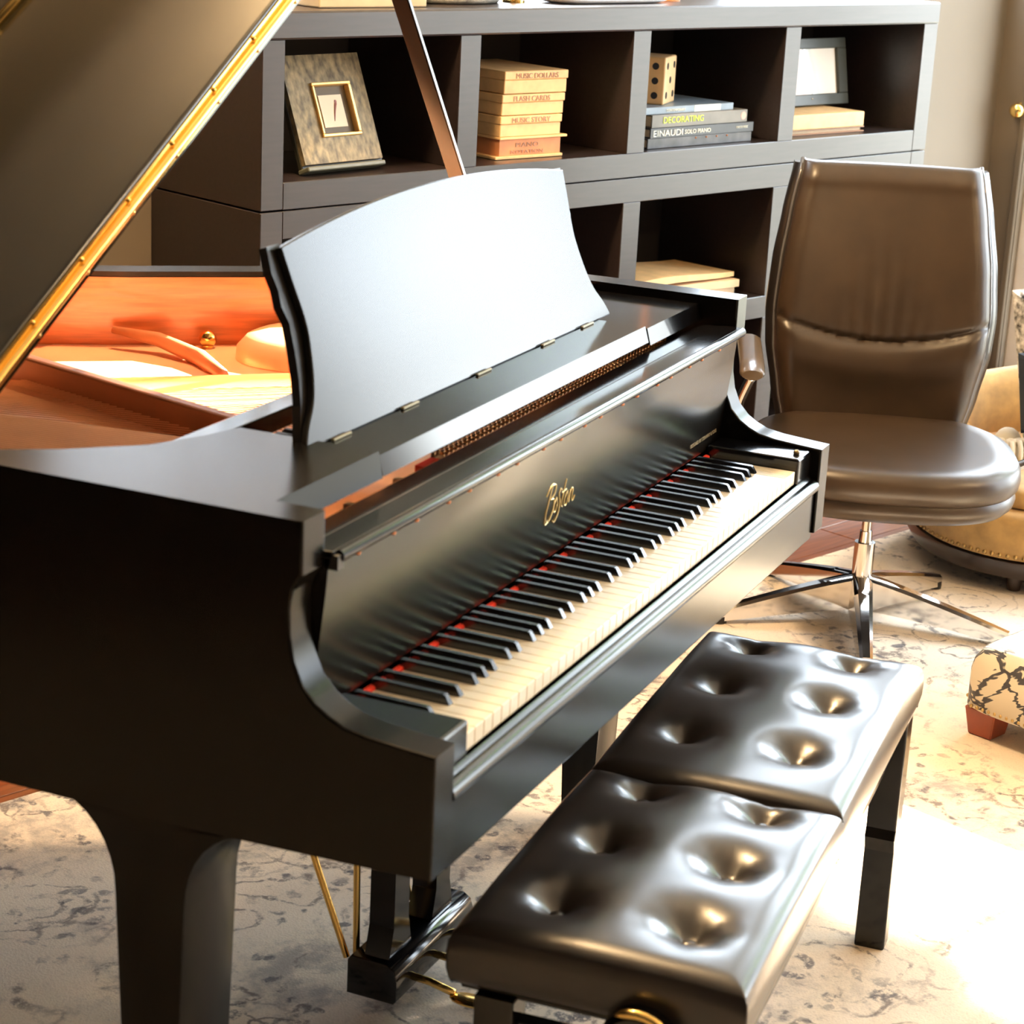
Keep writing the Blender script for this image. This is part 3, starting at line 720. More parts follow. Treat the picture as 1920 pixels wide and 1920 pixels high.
for s in (-1, 1):
    obj('apron', box(-.50, .495, s * .135 - .012, s * .135 + .012, .335, .404, bev=.003), M_gloss, bench)
for x in (-.525, .52):
    obj('end_rail', box(x - .011, x + .011, -.095, .095, .320, .376, bev=.003), M_gloss, bench)
for x in (-.525, .52):
    for y in ((-.118, .118) if x < 0 else (-.142, .142)):
        k = 1 if x > 0 else -1
        pr = [(x - .024, .404), (x - .024, .22), (x - .030, .205), (x - .020, .18), (x - .018, 0.009), (x + .018, 0.009), (x + .026, .18), (x + .024, .404)]
        if k < 0: pr = [(2 * x - a, b) for a, b in pr]
        obj('leg', prism(bmesh.new(), pr, 'y', y - .024, y + .024, bev=.003), M_gloss, bench)
for x in (-.43, -.37):
    b_ = bmesh.new(); tube(b_, [(x, -.14, .372), (x, .14, .388)], .007, 8); obj('lift_bar', b_, M_blk, bench, smooth=True)
for y in (-.06, ):
    kn = bmesh.new(); tube(kn, [(-.545, y, .398), (-.575, y, .398)], .046, 36); tube(kn, [(-.575, y, .398), (-.583, y, .398)], [.046, .040], 36)
    w_ = obj('height_wheel', kn, M_gloss, bench, smooth=True, angle=40)
    b_ = bmesh.new()
    pts = [(-.580, y + .047 * math.sin(a), .398 + .047 * math.cos(a)) for a in [R(-55 + 11 * q) for q in range(9)]]
    tube(b_, pts, [.002, .005, .006, .006, .006, .006, .006, .005, .002], 8); obj('brass_grip', b_, M_brass, w_, smooth=True)

# =================================================================== BOOKCASE (room frame)
bc = thing('bookcase', 'low dark espresso wood bookcase with open cubbies along the wall', 'bookcase', RO, RZ)
D0, D1 = -.385 + .001, 0.0
def bpart(name, *a, **k):
    return obj(name, box(*a, bev=k.get('bev', .0015), seg=1), M_shelf, bc)
S0, S1 = 0.0, 2.333
bpart('top_panel', S0, S1, D0, D1 + .004, 1.274, 1.330, bev=.004)
bpart('side_panel', S1 - .058, S1, D0, D1, .93, 1.274)
bpart('side_panel', S0, S0 + .064, D0, D1, .93, 1.274)
bpart('side_panel', S1 - .058, S1, D0, D1, 0.0, .9265)
bpart('side_panel', S0, S0 + .064, D0, D1, 0.0, .9265)
bpart('shelf', S0 + .064, S1 - .058, D0, D1, .929, .986)
bpart('shelf', S0 + .064, S1 - .058, D0, D1, .868, .9265)
posts = [.6035 + .029, 1.174 + .030, 1.728 + .032]
for c in posts:
    bpart('divider', c - .031, c + .031, D0, D1, .986, 1.274)
    bpart('divider', c - .031, c + .031, D0, D1, .583, .868)
    bpart('divider', c - .031, c + .031, D0, D1, .15, .525)
bpart('shelf', S0 + .064, S1 - .058, D0, D1, .525, .583)
bpart('shelf', S0 + .064, S1 - .058, D0, D1, .09, .15)
bpart('plinth', S0 + .064, S1 - .058, D0, -.03, 0, .09)
obj('back_panel', box(S0 + .05, S1 - .05, D0 - .0, D0 + .006, .05, 1.28), mat('dark_back_panel', (.012, .009, .009), .6), bc)

def rthing(name, label, cat, s, n, z, rz=0.0, group=None):
    return thing(name, label, cat, room(s, n, z), RZ + rz, group)
# local axes of a room thing: x = s (to the left in the picture), y = n (towards the viewer). Text must read left to right: run along -x.
TR = (R(90), 0, PI)     # text lying on a face whose normal is +n
def stxt(parent, s_, size, m, x, y, z, width=None):
    return text('lettering', s_, size, m, parent, (x, y, z), TR, width=width)

# --- textured picture frame leaning in the first cubby
f1 = rthing('picture_frame', 'textured bronze picture frame leaning in the leftmost cubby', 'picture frame', 2.065, -.145, .987)
f1.rotation_euler = Euler((R(-20), R(0), RZ), 'XYZ')
f1.rotation_euler = (Matrix.Rotation(RZ, 4, 'Z') @ Matrix.Rotation(R(5), 4, 'Z') @ Matrix.Rotation(R(22), 4, 'X')).to_euler()
f1.location = room(2.065, -.062, .9945)
M_tex = mat('hammered_bronze_frame', (.13, .10, .055), .5, metal=.3, var=.25, scale=75, bump=.8, bscale=110, col2=(.22, .165, .085), stretch=(1, 1, .5))
M_gilt = mat('gilt_wood', (.85, .52, .18), .35, metal=.6, var=.1)
def frame(parent, w, h, bw, d, m, z0=0.0, name='moulding', yo=0.0):
    for a in ((-w / 2, w / 2, z0, z0 + bw), (-w / 2, w / 2, z0 + h - bw, z0 + h), (-w / 2, -w / 2 + bw, z0 + bw, z0 + h - bw), (w / 2 - bw, w / 2, z0 + bw, z0 + h - bw)):
        obj(name, box(a[0], a[1], yo, yo + d, a[2], a[3], bev=.002, seg=1), m, parent)
W1, H1 = .232, .246
ga = .072
fx0, fx1, fz0, fz1 = -W1 / 2 + .050, W1 / 2 - .066, .066, H1 - .062
ff = bmesh.new()
O4 = [(-W1 / 2, .012), (W1 / 2, .012), (W1 / 2, H1), (-W1 / 2, H1)]; I4 = [(fx0, fz0), (fx1, fz0), (fx1, fz1), (fx0, fz1)]
L4 = [[ff.verts.new((x, y, z)) for x, z in P] for P, y in ((O4, 0), (O4, .012), (I4, .014), (I4, 0))]
for k in range(4):
    for i in range(4): ff.faces.new([L4[k][i], L4[k][(i + 1) % 4], L4[(k + 1) % 4][(i + 1) % 4], L4[(k + 1) % 4][i]])
obj('frame_face', ff, M_tex, f1)
x0, x1, z0, z1 = fx0, fx1, fz0, fz1
for a in ((x0, x1, z0, z0 + .007), (x0, x1, z1 - .007, z1), (x0, x0 + .009, z0 + .007, z1 - .007), (x1 - .007, x1, z0 + .007, z1 - .007)):
    obj('gilt_border', box(a[0], a[1], .004, .020, a[2], a[3], bev=.0015, seg=1), M_gilt, f1)
obj('inner_mat', box(x0 + .001, x1 - .001, .000, .006, z0 + .001, z1 - .001), mat('dark_bronze_mat', (.10, .075, .045), .5, metal=.3), f1)
obj('picture', box(x0 + .026, x1 - .022, .006, .008, z0 + .022, z1 - .026), mat('ivory_print', (.86, .70, .52), .5, var=.02), f1)
pk = bmesh.new(); xc, zc = (x0 + x1) / 2 - .004, (z0 + z1) / 2
tube(pk, [(xc + .008, .0085, zc - .024), (xc + .001, .0085, zc - .002), (xc - .006, .0085, zc + .014)], [.0006, .002, .003], 6)
ball(pk, (xc - .007, .0085, zc + .018), .0038, 8, 6, (1, .2, 1))
obj('printed_motif', pk, mat('mauve_ink', (.42, .19, .20), .7), f1)
obj('backing', box(-W1 / 2 - .012, W1 / 2 + .0, -.014, -.001, 0, H1 - .01, bev=.002, seg=1), mat('olive_black_backing', (.035, .032, .02), .35), f1)
obj('foot_rail', box(-W1 / 2 + .004, W1 / 2 + .004, -.012, .022, -.004, .006, bev=.002, seg=1), mat('grey_green_wood', (.13, .13, .09), .4), f1)

# --- stack of four card boxes
def cardbox(z, h, w, ds, label, txt, m, size, tw, proud=False, rz=0.0):
    b = rthing('card_box', label, 'box', 1.503 + ds, -.165, z, rz, 'music card boxes in the second cubby')
    obj('box_body', box(-w / 2, w / 2, -.135, .115, .0, h * .60, bev=.0015, seg=1), m, b)
    obj('box_lid', box(-w / 2 - .002, w / 2 + .002, -.137, .118, h * .60 + .0005, h - .001, bev=.0015, seg=1), m, b)
    if txt: stxt(b, txt, size, M_ink, w / 2 - .032, .1186 if not proud else .1156, h * .66 if not proud else h * .18, tw)
    return b
zz = .987
b4 = rthing('card_box', 'reddish orange box with cream edges, lowest of the stacked music boxes', 'box', 1.503, -.165, zz, R(-3), 'music card boxes in the second cubby')
obj('box_body', box(-.094, .094, -.13, .112, .007, .044), M_cardr, b4)
obj('box_base', box(-.098, .110, -.134, .118, .0, .0065, bev=.001, seg=1), M_card, b4)
obj('box_lid', box(-.110, .098, -.134, .118, .0445, .050, bev=.001, seg=1), M_card, b4)
stxt(b4, 'PIANO', .014, M_ink, .045, .1126, .026, .07); stxt(b4, 'NOTATION', .012, M_ink, .06, .1126, .011, .10)
zz += .0505
for h, w, ds, tx, lb, tw in ((.048, .186, .004, 'MUSIC STORY', 'kraft card box lettered MUSIC STORY, second from the bottom', .118),
                         (.048, .190, .0, 'FLASH CARDS', 'kraft card box lettered FLASH CARDS, second from the top', .112),
                         (.052, .192, -.006, 'MUSIC DOLLARS', 'kraft card box with MUSIC lettering, topmost of the stack', .130)):
    cardbox(zz, h, w, ds, lb, tx, M_card, .017, tw, proud=False, rz=R(-3)); zz += h + .0005

# --- books with the big wooden die on them
def book(s, z, w, d, h, label, cover, page, rz=0.0, n=-.16, wr=1):
    b = rthing('book', label, 'book', s, n, z, rz, 'books under the wooden die')
    obj('pages', box(-w / 2 + .004, w / 2 - .004, -d / 2 + .004, d / 2 - .006, .003, h - .003), page, b)
    c = bmesh.new(); cube(c, -w / 2, w / 2, -d / 2, d / 2, 0, .003, bev=.0006, seg=1); cube(c, -w / 2, w / 2, -d / 2, d / 2, h - .003, h, bev=.0006, seg=1)
    cube(c, -w / 2, w / 2, d / 2 - .004, d / 2, .002, h - .002, bev=.0006, seg=1)
    obj('cover', c, cover, b); return b
pg = mat('book_pages', (.72, .60, .42), .8, var=.1, scale=40, stretch=(1, 1, 30))
z = .987
M_b4 = mat('charcoal_cover', (.045, .045, .05), .35, var=.4, scale=25); M_b3 = mat('navy_black_cover', (.03, .035, .045), .3)
M_b2 = mat('slate_grey_cover', (.16, .15, .13), .35, var=.15, scale=8); M_b1 = mat('dusty_blue_cover', (.20, .27, .36), .3, var=.1)
b = book(.925, z, .395, .25, .024, 'charcoal book lying at the bottom of the stack under the die', M_b4, pg)
for x in (.02, -.02, -.06, -.10): obj('copper_stud', ball(bmesh.new(), (x, .126, .019), .0022, 6, 4), mat('copper_screw', (.75, .3, .14)), b)
z += .0245
b = book(.918, z, .392, .25, .024, 'dark blue book lettered EINAUDI SOLO PIANO in white', M_b3, pg)
M_wt = mat('white_print', (.80, .84, .78), .6); M_lime = mat('lime_print', (.62, .80, .10), .6)
stxt(b, 'EINAUDI', .022, M_wt, .186, .1256, .004, .108); stxt(b, 'SOLO PIANO', .015, M_wt, .070, .1256, .006, .098); stxt(b, 'CHESTER MUSIC', .008, M_wt, -.128, .1256, .010, .045)
z += .0245
b = book(.925, z, .362, .24, .031, 'grey book with DECORATING in lime green letters', M_b2, pg)
stxt(b, 'DECORATING', .022, M_lime, .140, .1206, .010, .150)
ob = bmesh.new(); tube(ob, [(-.166, .1195, .016), (-.166, .1206, .016)], .010, 16); obj('round_emblem', ob, mat('pink_print', (.75, .40, .33), .6), b)
z += .0315
b = book(.955, z, .330, .22, .017, 'thin blue book directly under the wooden die', M_b1, pg)
obj('white_band', box(-.115, -.015, .110, .1106, .001, .0165), M_wt, b)
stxt(b, 'CONTEMPORARY', .009, M_wt, .09, .1106, .005, .07)
z += .0175
die = rthing('wooden_die', 'large tan wooden die with black pips standing on the books', 'die', 1.010, -.150, z, R(-62))
DS = .115
obj('die_cube', box(-DS / 2, DS / 2, -DS / 2, DS / 2, 0, DS, bev=.004, seg=2), M_dice, die)
def pip(x, y, z_, ax):
    b_ = bmesh.new(); r_ = .0085
    p0 = Vector((x, y, z_)); dv = {'x': Vector((1, 0, 0)), 'y': Vector((0, 1, 0))}[ax] * .0008
    tube(b_, [p0 - dv, p0 + dv], r_, 18); obj('pip', b_, M_blk, die)
for px in (-.033, .033):
    for pz in (.022, .0575, .093): pip(px, DS / 2, pz, 'y')
for py, pz in ((-.033, .022), (.033, .022), (0, .0575), (-.033, .093), (.033, .093)): pip(-DS / 2, py, pz, 'x')

# --- framed picture on a box in the right cubby
kb_ = rthing('card_box', 'long kraft card box under the black photo frame', 'box', .395, -.155, .987 + .014, R(-2))
obj('box_body', box(-.155, .155, -.11, .11, 0, .040, bev=.003, seg=2), M_card, kb_)
sb2 = rthing('book', 'thin tan book under the kraft box in the right cubby', 'book', .375, -.155, .987, R(-2))
obj('pages', box(-.14, .15, -.10, .095, .002, .011), pg, sb2)
c = bmesh.new(); cube(c, -.145, .155, -.105, .105, 0, .0025); cube(c, -.145, .155, -.105, .105, .0110, .0135); obj('cover', c, mat('tan_cover', (.42, .22, .12), .5), sb2)
f2 = thing('photo_frame', 'black photo frame with a pale picture in the rightmost cubby', 'photo frame', room(.300, -.180, 1.0425))
f2.rotation_euler = (Matrix.Rotation(RZ, 4, 'Z') @ Matrix.Rotation(R(10), 4, 'X')).to_euler()
M_fb = mat('charcoal_frame', (.06, .065, .055), .4, var=.1)
for a in ((-.148, .148, 0, .030), (-.148, .148, .152, .180), (-.148, -.108, .030, .152), (.108, .148, .030, .152)):
    obj('moulding', box(a[0], a[1], 0, .016, a[2], a[3], bev=.002, seg=1), M_fb, f2)
def picmat():
    m = bpy.data.materials.new('pale_interior_photo'); m.use_nodes = True; nt = m.node_tree; b = nt.nodes['Principled BSDF']
    b.inputs['Roughness'].default_value = .12
    tc = nt.nodes.new('ShaderNodeTexCoord'); sp = nt.nodes.new('ShaderNodeSeparateXYZ'); nt.links.new(tc.outputs['Object'], sp.inputs[0])
    rp = nt.nodes.new('ShaderNodeValToRGB'); mr = nt.nodes.new('ShaderNodeMapRange'); mr.inputs[1].default_value = -.108; mr.inputs[2].default_value = .108
    ad = nt.nodes.new('ShaderNodeMath'); ad.operation = 'MULTIPLY_ADD'; ad.inputs[1].default_value = -.28
    nt.links.new(sp.outputs['Z'], ad.inputs[0]); nt.links.new(sp.outputs['X'], ad.inputs[2])
    nt.links.new(ad.outputs[0], mr.inputs[0]); nt.links.new(mr.outputs[0], rp.inputs[0])
    els = rp.color_ramp.elements; els[0].position = 0; els[0].color = (1, .97, .90, 1); els[1].position = 1; els[1].color = (.80, .74, .55, 1)
    for p, c in ((.28, (1, .97, .90)), (.34, (.72, .78, .76)), (.44, (.82, .86, .88)), (.47, (.35, .33, .30)), (.49, (.80, .70, .58)), (.62, (.62, .42, .30)), (.8, (.66, .5, .38))):
        e = els.new(p); e.color = (*c, 1)
    nt.links.new(rp.outputs[0], b.inputs['Base Color']); return m
obj('photo', box(-.110, .110, .004, .007, .028, .154), picmat(), f2)
ob = bmesh.new(); ball(ob, (.015, .017, .018), .0022, 6, 4); obj('emblem_dot', ob, M_chrome, f2)
# --- loose papers in the lower cubby
for i, (dx, w, h, rz, lb) in enumerate(((.0, .44, .022, 1, 'stack of cream papers at the bottom of the lower cubby'), (-.02, .42, .019, -2, 'middle cream folder of the papers in the lower cubby'), (-.005, .43, .012, 3, 'topmost orange-tan folder of papers in the lower cubby'))):
    t_ = rthing('paper_stack', lb, 'papers', .945 + dx, -.15, .584 + (0, .0225, .047)[i], R(rz), 'papers in the lower cubby')
    bm = bmesh.new(); nx = 14; vs = []
    for q in range(nx + 1):
        x = w / 2 - w * q / nx; lift = (.010 if i else .0) * math.exp(-((x + w / 2) / .12) ** 2) * 0 + .007 * i * (1 - q / nx) * math.sin(q / nx * PI)
        hh = h + (.010 * (1 - q / nx) if i == 2 else 0)
        vs.append([bm.verts.new((x, y, zq)) for y, zq in ((-.10, lift), (.10, lift), (.10, hh + lift), (-.10, hh + lift))])
    for q in range(nx):
        for k in range(4): bm.faces.new([vs[q][k], vs[q][(k + 1) % 4], vs[q + 1][(k + 1) % 4], vs[q + 1][k]])
    bm.faces.new(vs[0]); bm.faces.new(vs[-1][::-1])
    obj('sheets', bm, (M_paper, M_paper, M_card)[i], t_)
# --- things standing on top of the bookcase (only their feet are in the picture)
g = bpy.data.materials.new('clear_glass'); g.use_nodes = True; gb = g.node_tree.nodes['Principled BSDF']
gb.inputs['Transmission Weight'].default_value = 1; gb.inputs['Roughness'].default_value = .03; gb.inputs['Base Color'].default_value = (.93, .95, .95, 1)
gv = rthing('glass_vase', 'clear glass vase on the left end of the bookcase top', 'vase', 2.26, -.14, 1.3305)
vb = bmesh.new(); lathe(vb, [(.035, 0), (.048, .004), (.05, .02), (.042, .06), (.055, .14), (.06, .20), (.057, .20), (.052, .14), (.038, .06), (.044, .022), (.0005, .014)], seg=28, cap=True)
obj('vase_body', vb, g, gv, smooth=True)
bb = rthing('storage_box', 'beige linen box on the bookcase top beside the vase', 'box', 1.995, -.16, 1.3305, R(-2))
obj('box_body', box(-.145, .145, -.11, .11, 0, .11, bev=.003), mat('beige_linen', (.55, .45, .30), .8, bump=.3), bb)
obj('box_lid', box(-.150, .150, -.115, .115, .1105, .145, bev=.003), mat('beige_linen', (.55, .45, .30)), bb)
bk_ = rthing('wicker_tray', 'grey woven tray on the bookcase top right of the linen box', 'tray', 1.665, -.20, 1.3305)
wb = bmesh.new()
for q in range(5):
    tube(wb, [(.14 * math.cos(a) * (1 + .03 * q), .10 * math.sin(a) * (1 + .03 * q), .008 + .013 * q) for a in [2 * PI * k / 32 for k in range(33)]], .0075, 6, cap=False)
lathe(wb, [(.001, .002), (.14, .002), (.14, .006), (.001, .006)], sy=.72, seg=32, cap=False)
obj('woven_body', wb, mat('grey_wicker', (.16, .15, .13), .7, var=.3, scale=60, bump=.6), bk_, smooth=True)
for i, (s_, rr, m_, lb) in enumerate(((1.49, .014, M_brass, 'brass candlestick on the bookcase top, left of the two'), (.96, .018, M_cardr, 'copper coloured candlestick on the bookcase top, right of the two'))):
    cs = rthing('candlestick', lb, 'candlestick', s_, -.15, 1.3305)
    b_ = bmesh.new(); lathe(b_, [(rr * 1.9, 0), (rr * 1.9, .006), (rr * .8, .014), (rr * .5, .05), (rr * .45, .17), (rr * .9, .18), (rr * .9, .19)], seg=24); obj('stick', b_, m_, cs, smooth=True, angle=40)
sil = rthing('glare_tray', 'bright flat strip standing in for window glare on the bookcase top', 'tray', 1.22, -.12, 1.3305)  # tray shape stands in for window glare on the glossy top
b_ = bmesh.new(); lathe(b_, [(.001, .001), (.86, .001), (.97, .006), (1.0, .014), (.985, .015), (.95, .008), (.85, .004), (.001, .004)], sx=.20, sy=.058, seg=60, power=4, cap=False)
obj('glare_dish', b_, mat('glare_silver', (.95, .93, .95), .35, metal=.6), sil, smooth=True)

# =================================================================== WOOD CHEST glimpsed beneath the piano at the far left
ch = rthing('wooden_chest', 'orange-brown wooden chest against the wall beyond the piano tail', 'chest', 3.50, .155, 0)
obj('chest_body', box(-.36, .36, -.17, .17, .05, .40, bev=.004), M_rimwood, ch)
obj('chest_lid', box(-.37, .37, -.18, .18, .401, .43, bev=.006), M_rimwood, ch)
for sx_ in (-.33, .33):
    for sy_ in (-.14, .14): obj('foot', box(sx_ - .03, sx_ + .03, sy_ - .03, sy_ + .03, 0, .05), M_rimwood, ch)

# =================================================================== OFFICE CHAIR
chair = thing('office_chair', 'brown-black leather swivel chair with chrome star base behind the piano', 'office chair', (2.02, .21, 0), R(200))
# x forward, y to the sitter's left
sc_ = bmesh.new()
lathe(sc_, [(.001, .372), (.80, .360), (.93, .366), (.975, .380), (.985, .392), (.972, .404), (.965, .408)], c=(.15, 0), seg=72, sx=.285, sy=.290, power=2.7, cap=False)
obj('seat_shell', sc_, M_cleather, chair, smooth=True)
sc_ = bmesh.new()
lathe(sc_, [(.93, .405), (.965, .408), (.992, .418), (1.0, .434), (.992, .452), (.965, .466), (.90, .474), (.78, .474), (.55, .469), (.28, .466), (.001, .465)], c=(.15, 0), seg=72, sx=.287, sy=.292, power=2.7, cap=False)
obj('seat_cushion', sc_, M_cleather, chair, smooth=True)
def lerp(tab, v):
    for (a, x), (b, y) in zip(tab, tab[1:]):
        if v <= b:
            t = (v - a) / (b - a); t = t * t * (3 - 2 * t) * .35 + t * .65; return x + (y - x) * t
    return tab[-1][1]
WT = [(0, .198), (.12, .214), (.30, .233), (.44, .238), (.62, .231), (.80, .217), (1.0, .198)]
def back_pt(u, v, off=0.0, wscale=1.0, fold=True):
    z = .440 + .588 * v
    hw = lerp(WT, v) * wscale
    x = -.085 - .075 * v + .045 * math.sin(PI * min(1, v * 1.1)) * .6        # gentle lumbar
    x += .020 * u * u                                                        # wings curve forward
    e = max(0, (abs(u) - .82) / .18); x -= .030 * e ** 2.2
    ev = max(0, (v - .93) / .07); x -= .022 * ev ** 2
    if fold:
        vs = .425 - .085 * (1 - u * u)                                            # smile seam
        d = (v - vs) / .016; x -= .010 * math.exp(-d * d)
        if v < vs: x += .016 * math.exp(-((v - vs + .09) / .085) ** 2) * (1 - .5 * u * u)
        else:
            k = math.exp(-((v - vs) / .17) ** 1.0) * math.exp(-(u / .42) ** 2)
            x += .0032 * k * math.sin(u * (46 - 30 * (v - vs))) + .002 * k
    return Vector((x + off, hw * u, z))
def back_mesh(off_f, off_b, ws, v0, v1, fold, nu=48, nv=90):
    bm = bmesh.new(); F = []; Bk = []
    for j in range(nv + 1):
        v = v0 + (v1 - v0) * j / nv
        F.append([bm.verts.new(back_pt(-1 + 2 * i / nu, v, off_f, ws, fold)) for i in range(nu + 1)])
        Bk.append([bm.verts.new(back_pt(-1 + 2 * i / nu, v, off_b, ws, False)) for i in range(nu + 1)])
    for j in range(nv):
        for i in range(nu):
            bm.faces.new([F[j][i], F[j][i + 1], F[j + 1][i + 1], F[j + 1][i]]); bm.faces.new([Bk[j][i], Bk[j + 1][i], Bk[j + 1][i + 1], Bk[j][i + 1]])
        bm.faces.new([F[j][0], F[j + 1][0], Bk[j + 1][0], Bk[j][0]]); bm.faces.new([F[j][nu], Bk[j][nu], Bk[j + 1][nu], F[j + 1][nu]])
    for i in range(nu):
        bm.faces.new([F[0][i], Bk[0][i], Bk[0][i + 1], F[0][i + 1]]); bm.faces.new([F[nv][i], F[nv][i + 1], Bk[nv][i + 1], Bk[nv][i]])
    return bm
obj('back_cushion', back_mesh(.0, -.040, 1.0, 0, 1, True), M_cleather, chair, smooth=True, angle=50)
obj('back_shell', back_mesh(-.041, -.075, 1.10, -.06, .985, False, 24, 30), mat('dark_chair_shell', (.014, .011, .010), .3, coat=.3), chair, smooth=True, angle=50)
for s in (-1, 1):
    ed = bmesh.new(); tube(ed, [back_pt(s, v / 20, -.030, 1.015, False) for v in range(21)], .006, 8); obj('piping', ed, mat('grey_piping', (.10, .10, .11), .25, coat=.5), chair, smooth=True)
    # arm: curved flat pad on a chrome loop
    LA = .302 if s < 0 else .345
    pad = bmesh.new(); pts = bez([(.27, s * LA, .628), (.22, s * LA, .640), (.14, s * LA, .644), (.05, s * LA, .648), (.00, s * LA, .650)], 5)
    rings = []
    for i, p in enumerate(pts):
        w = .027 if 0 < i < len(pts) - 1 else .022
        rings.append([pad.verts.new(p + Vector((0, w * math.cos(a), .011 * math.sin(a)))) for a in [2 * PI * k / 14 for k in range(14)]])
    for i in range(len(rings) - 1):
        for k in range(14): pad.faces.new([rings[i][k], rings[i][(k + 1) % 14], rings[i + 1][(k + 1) % 14], rings[i + 1][k]])
    pad.faces.new(rings[0]); pad.faces.new(rings[-1][::-1])
    ar = obj('armrest', pad, mat('bronze_arm_leather', (.10, .07, .045), .3, coat=.3), chair, smooth=True, angle=60)
    lp = bmesh.new(); tube(lp, bez([(.25, s * LA, .622), (.19, s * (LA + .018), .55), (.12, s * (LA + .02), .47), (.05, s * .29, .40), (.03, s * .18, .375)], 6), .011, 10); obj('arm_support', lp, M_chrome, ar, smooth=True)
cl = bmesh.new(); tube(cl, [(0, 0, .215), (0, 0, .375)], .011, 16); tube(cl, [(0, 0, .19), (0, 0, .222)], [.016, .014], 16)
obj('gas_lift', cl, M_chrome, chair, smooth=True, angle=40)
cl = bmesh.new(); tube(cl, [(0, 0, .095), (0, 0, .195)], .0235, 24); obj('column', cl, M_chrome, chair, smooth=True, angle=40)
cl = bmesh.new(); cube(cl, -.09, .13, -.07, .07, .335, .382, bev=.01); tube(cl, [(-.05, -.05, .34), (-.05, -.05, .26)], .022, 16); obj('tilt_mechanism', cl, M_blk, chair, smooth=True, angle=40)
base_ang = [-90, -162, 126, 54, -18]
for a in base_ang:
    lg = bmesh.new(); rings = []
    for k in range(13):
        t = k / 12; r_ = .022 + .325 * t; zt = .116 - .074 * t ** 1.15; w = .026 - .011 * t; h = .076 - .048 * t
        rings.append([lg.verts.new((r_, y, zz_)) for y, zz_ in ((-w, zt - h), (w, zt - h), (w * .92, zt - .006), (w * .5, zt), (-w * .5, zt), (-w * .92, zt - .006))])
    for i in range(12):
        for k in range(6): lg.faces.new([rings[i][k], rings[i][(k + 1) % 6], rings[i + 1][(k + 1) % 6], rings[i + 1][k]])
    lg.faces.new(rings[0][::-1]); lg.faces.new(rings[-1])
    lo_ = obj('base_leg', lg, M_chrome, chair, smooth=True, angle=30, rot=(0, 0, R(a - 200)))
    gl = bmesh.new(); tube(gl, [(.335, 0, .0095), (.335, 0, .026)], .018, 16); obj('glide', gl, M_blk, lo_, smooth=True, angle=40)

# =================================================================== FOOTSTOOL (right edge)
stool = thing('footstool', 'low footstool in cream fabric with black thorny branches, lower right', 'footstool', room(1.565 - .30, 1.278 + .22), RZ)
def branch_mat():
    m = bpy.data.materials.new('cream_thorn_fabric'); m.use_nodes = True; nt = m.node_tree; N = nt.nodes; L = nt.links; b = N['Principled BSDF']
    b.inputs['Roughness'].default_value = .9; b.inputs['Sheen Weight'].default_value = .2
    tc = N.new('ShaderNodeTexCoord'); n1 = N.new('ShaderNodeTexNoise'); n1.inputs['Scale'].default_value = 5; n1.inputs['Detail'].default_value = 1
    mp = N.new('ShaderNodeMapping'); mp.inputs['Rotation'].default_value = (R(35), R(20), R(30)); L.new(tc.outputs['Object'], mp.inputs[0])
    # jagged offset
    n2 = N.new('ShaderNodeTexNoise'); n2.inputs['Scale'].default_value = 1.0; n2.inputs['Detail'].default_value = 1
    mp2 = N.new('ShaderNodeMapping'); mp2.inputs['Scale'].default_value = (230, 30, 30); L.new(mp.outputs[0], mp2.inputs[0]); L.new(mp2.outputs[0], n2.inputs['Vector'])
    s = N.new('ShaderNodeVectorMath'); s.operation = 'SCALE'; s.inputs['Scale'].default_value = .035; L.new(n2.outputs['Color'], s.inputs[0])
    a = N.new('ShaderNodeVectorMath'); a.operation = 'ADD'; L.new(mp.outputs[0], a.inputs[0]); L.new(s.outputs[0], a.inputs[1])
    v = N.new('ShaderNodeTexVoronoi'); v.feature = 'DISTANCE_TO_EDGE'; v.inputs['Scale'].default_value = 11.0; L.new(a.outputs[0], v.inputs['Vector'])
    r = N.new('ShaderNodeValToRGB'); r.color_ramp.elements[0].position = .04; r.color_ramp.elements[0].color = (.035, .032, .035, 1)
    r.color_ramp.elements[1].position = .06; r.color_ramp.elements[1].color = (.62, .54, .40, 1)
    L.new(v.outputs['Distance'], r.inputs[0]); L.new(r.outputs[0], b.inputs['Base Color']); return m
M_thorn = branch_mat()
SW, SDp = .30, .22
ub = bmesh.new()
lathe(ub, [(.965, .068), (1.0, .075), (1.0, .150), (.985, .170), (.94, .188), (.80, .203), (.5, .214), (.001, .218)], sx=SW, sy=SDp, seg=72, power=9, cap=False)
ub.faces.new(ub.verts[:72])
obj('upholstery', ub, M_thorn, stool, smooth=True, angle=60)
nh = bmesh.new()
for k in range(150):
    a = 2 * PI * k / 150; ca, sa_ = math.cos(a), math.sin(a)
    # march evenly round the rectangle
    per = 4 * (SW + SDp); d = per * k / 150
    if d < 2 * SW: p = (-SW + d, -SDp)
    elif d < 2 * SW + 2 * SDp: p = (SW, -SDp + d - 2 * SW)
    elif d < 4 * SW + 2 * SDp: p = (SW - (d - 2 * SW - 2 * SDp), SDp)
    else: p = (-SW, SDp - (d - 4 * SW - 2 * SDp))
    if abs(abs(p[0]) - SW) < .035 and abs(abs(p[1]) - SDp) < .035: continue
    ball(nh, (p[0] * .995, p[1] * .995, .080), .0042, 6, 4)
o = obj('nailheads', nh, mat('antique_brass', (.55, .38, .16), .35, metal=.9), stool, smooth=True); o['kind'] = 'stuff'
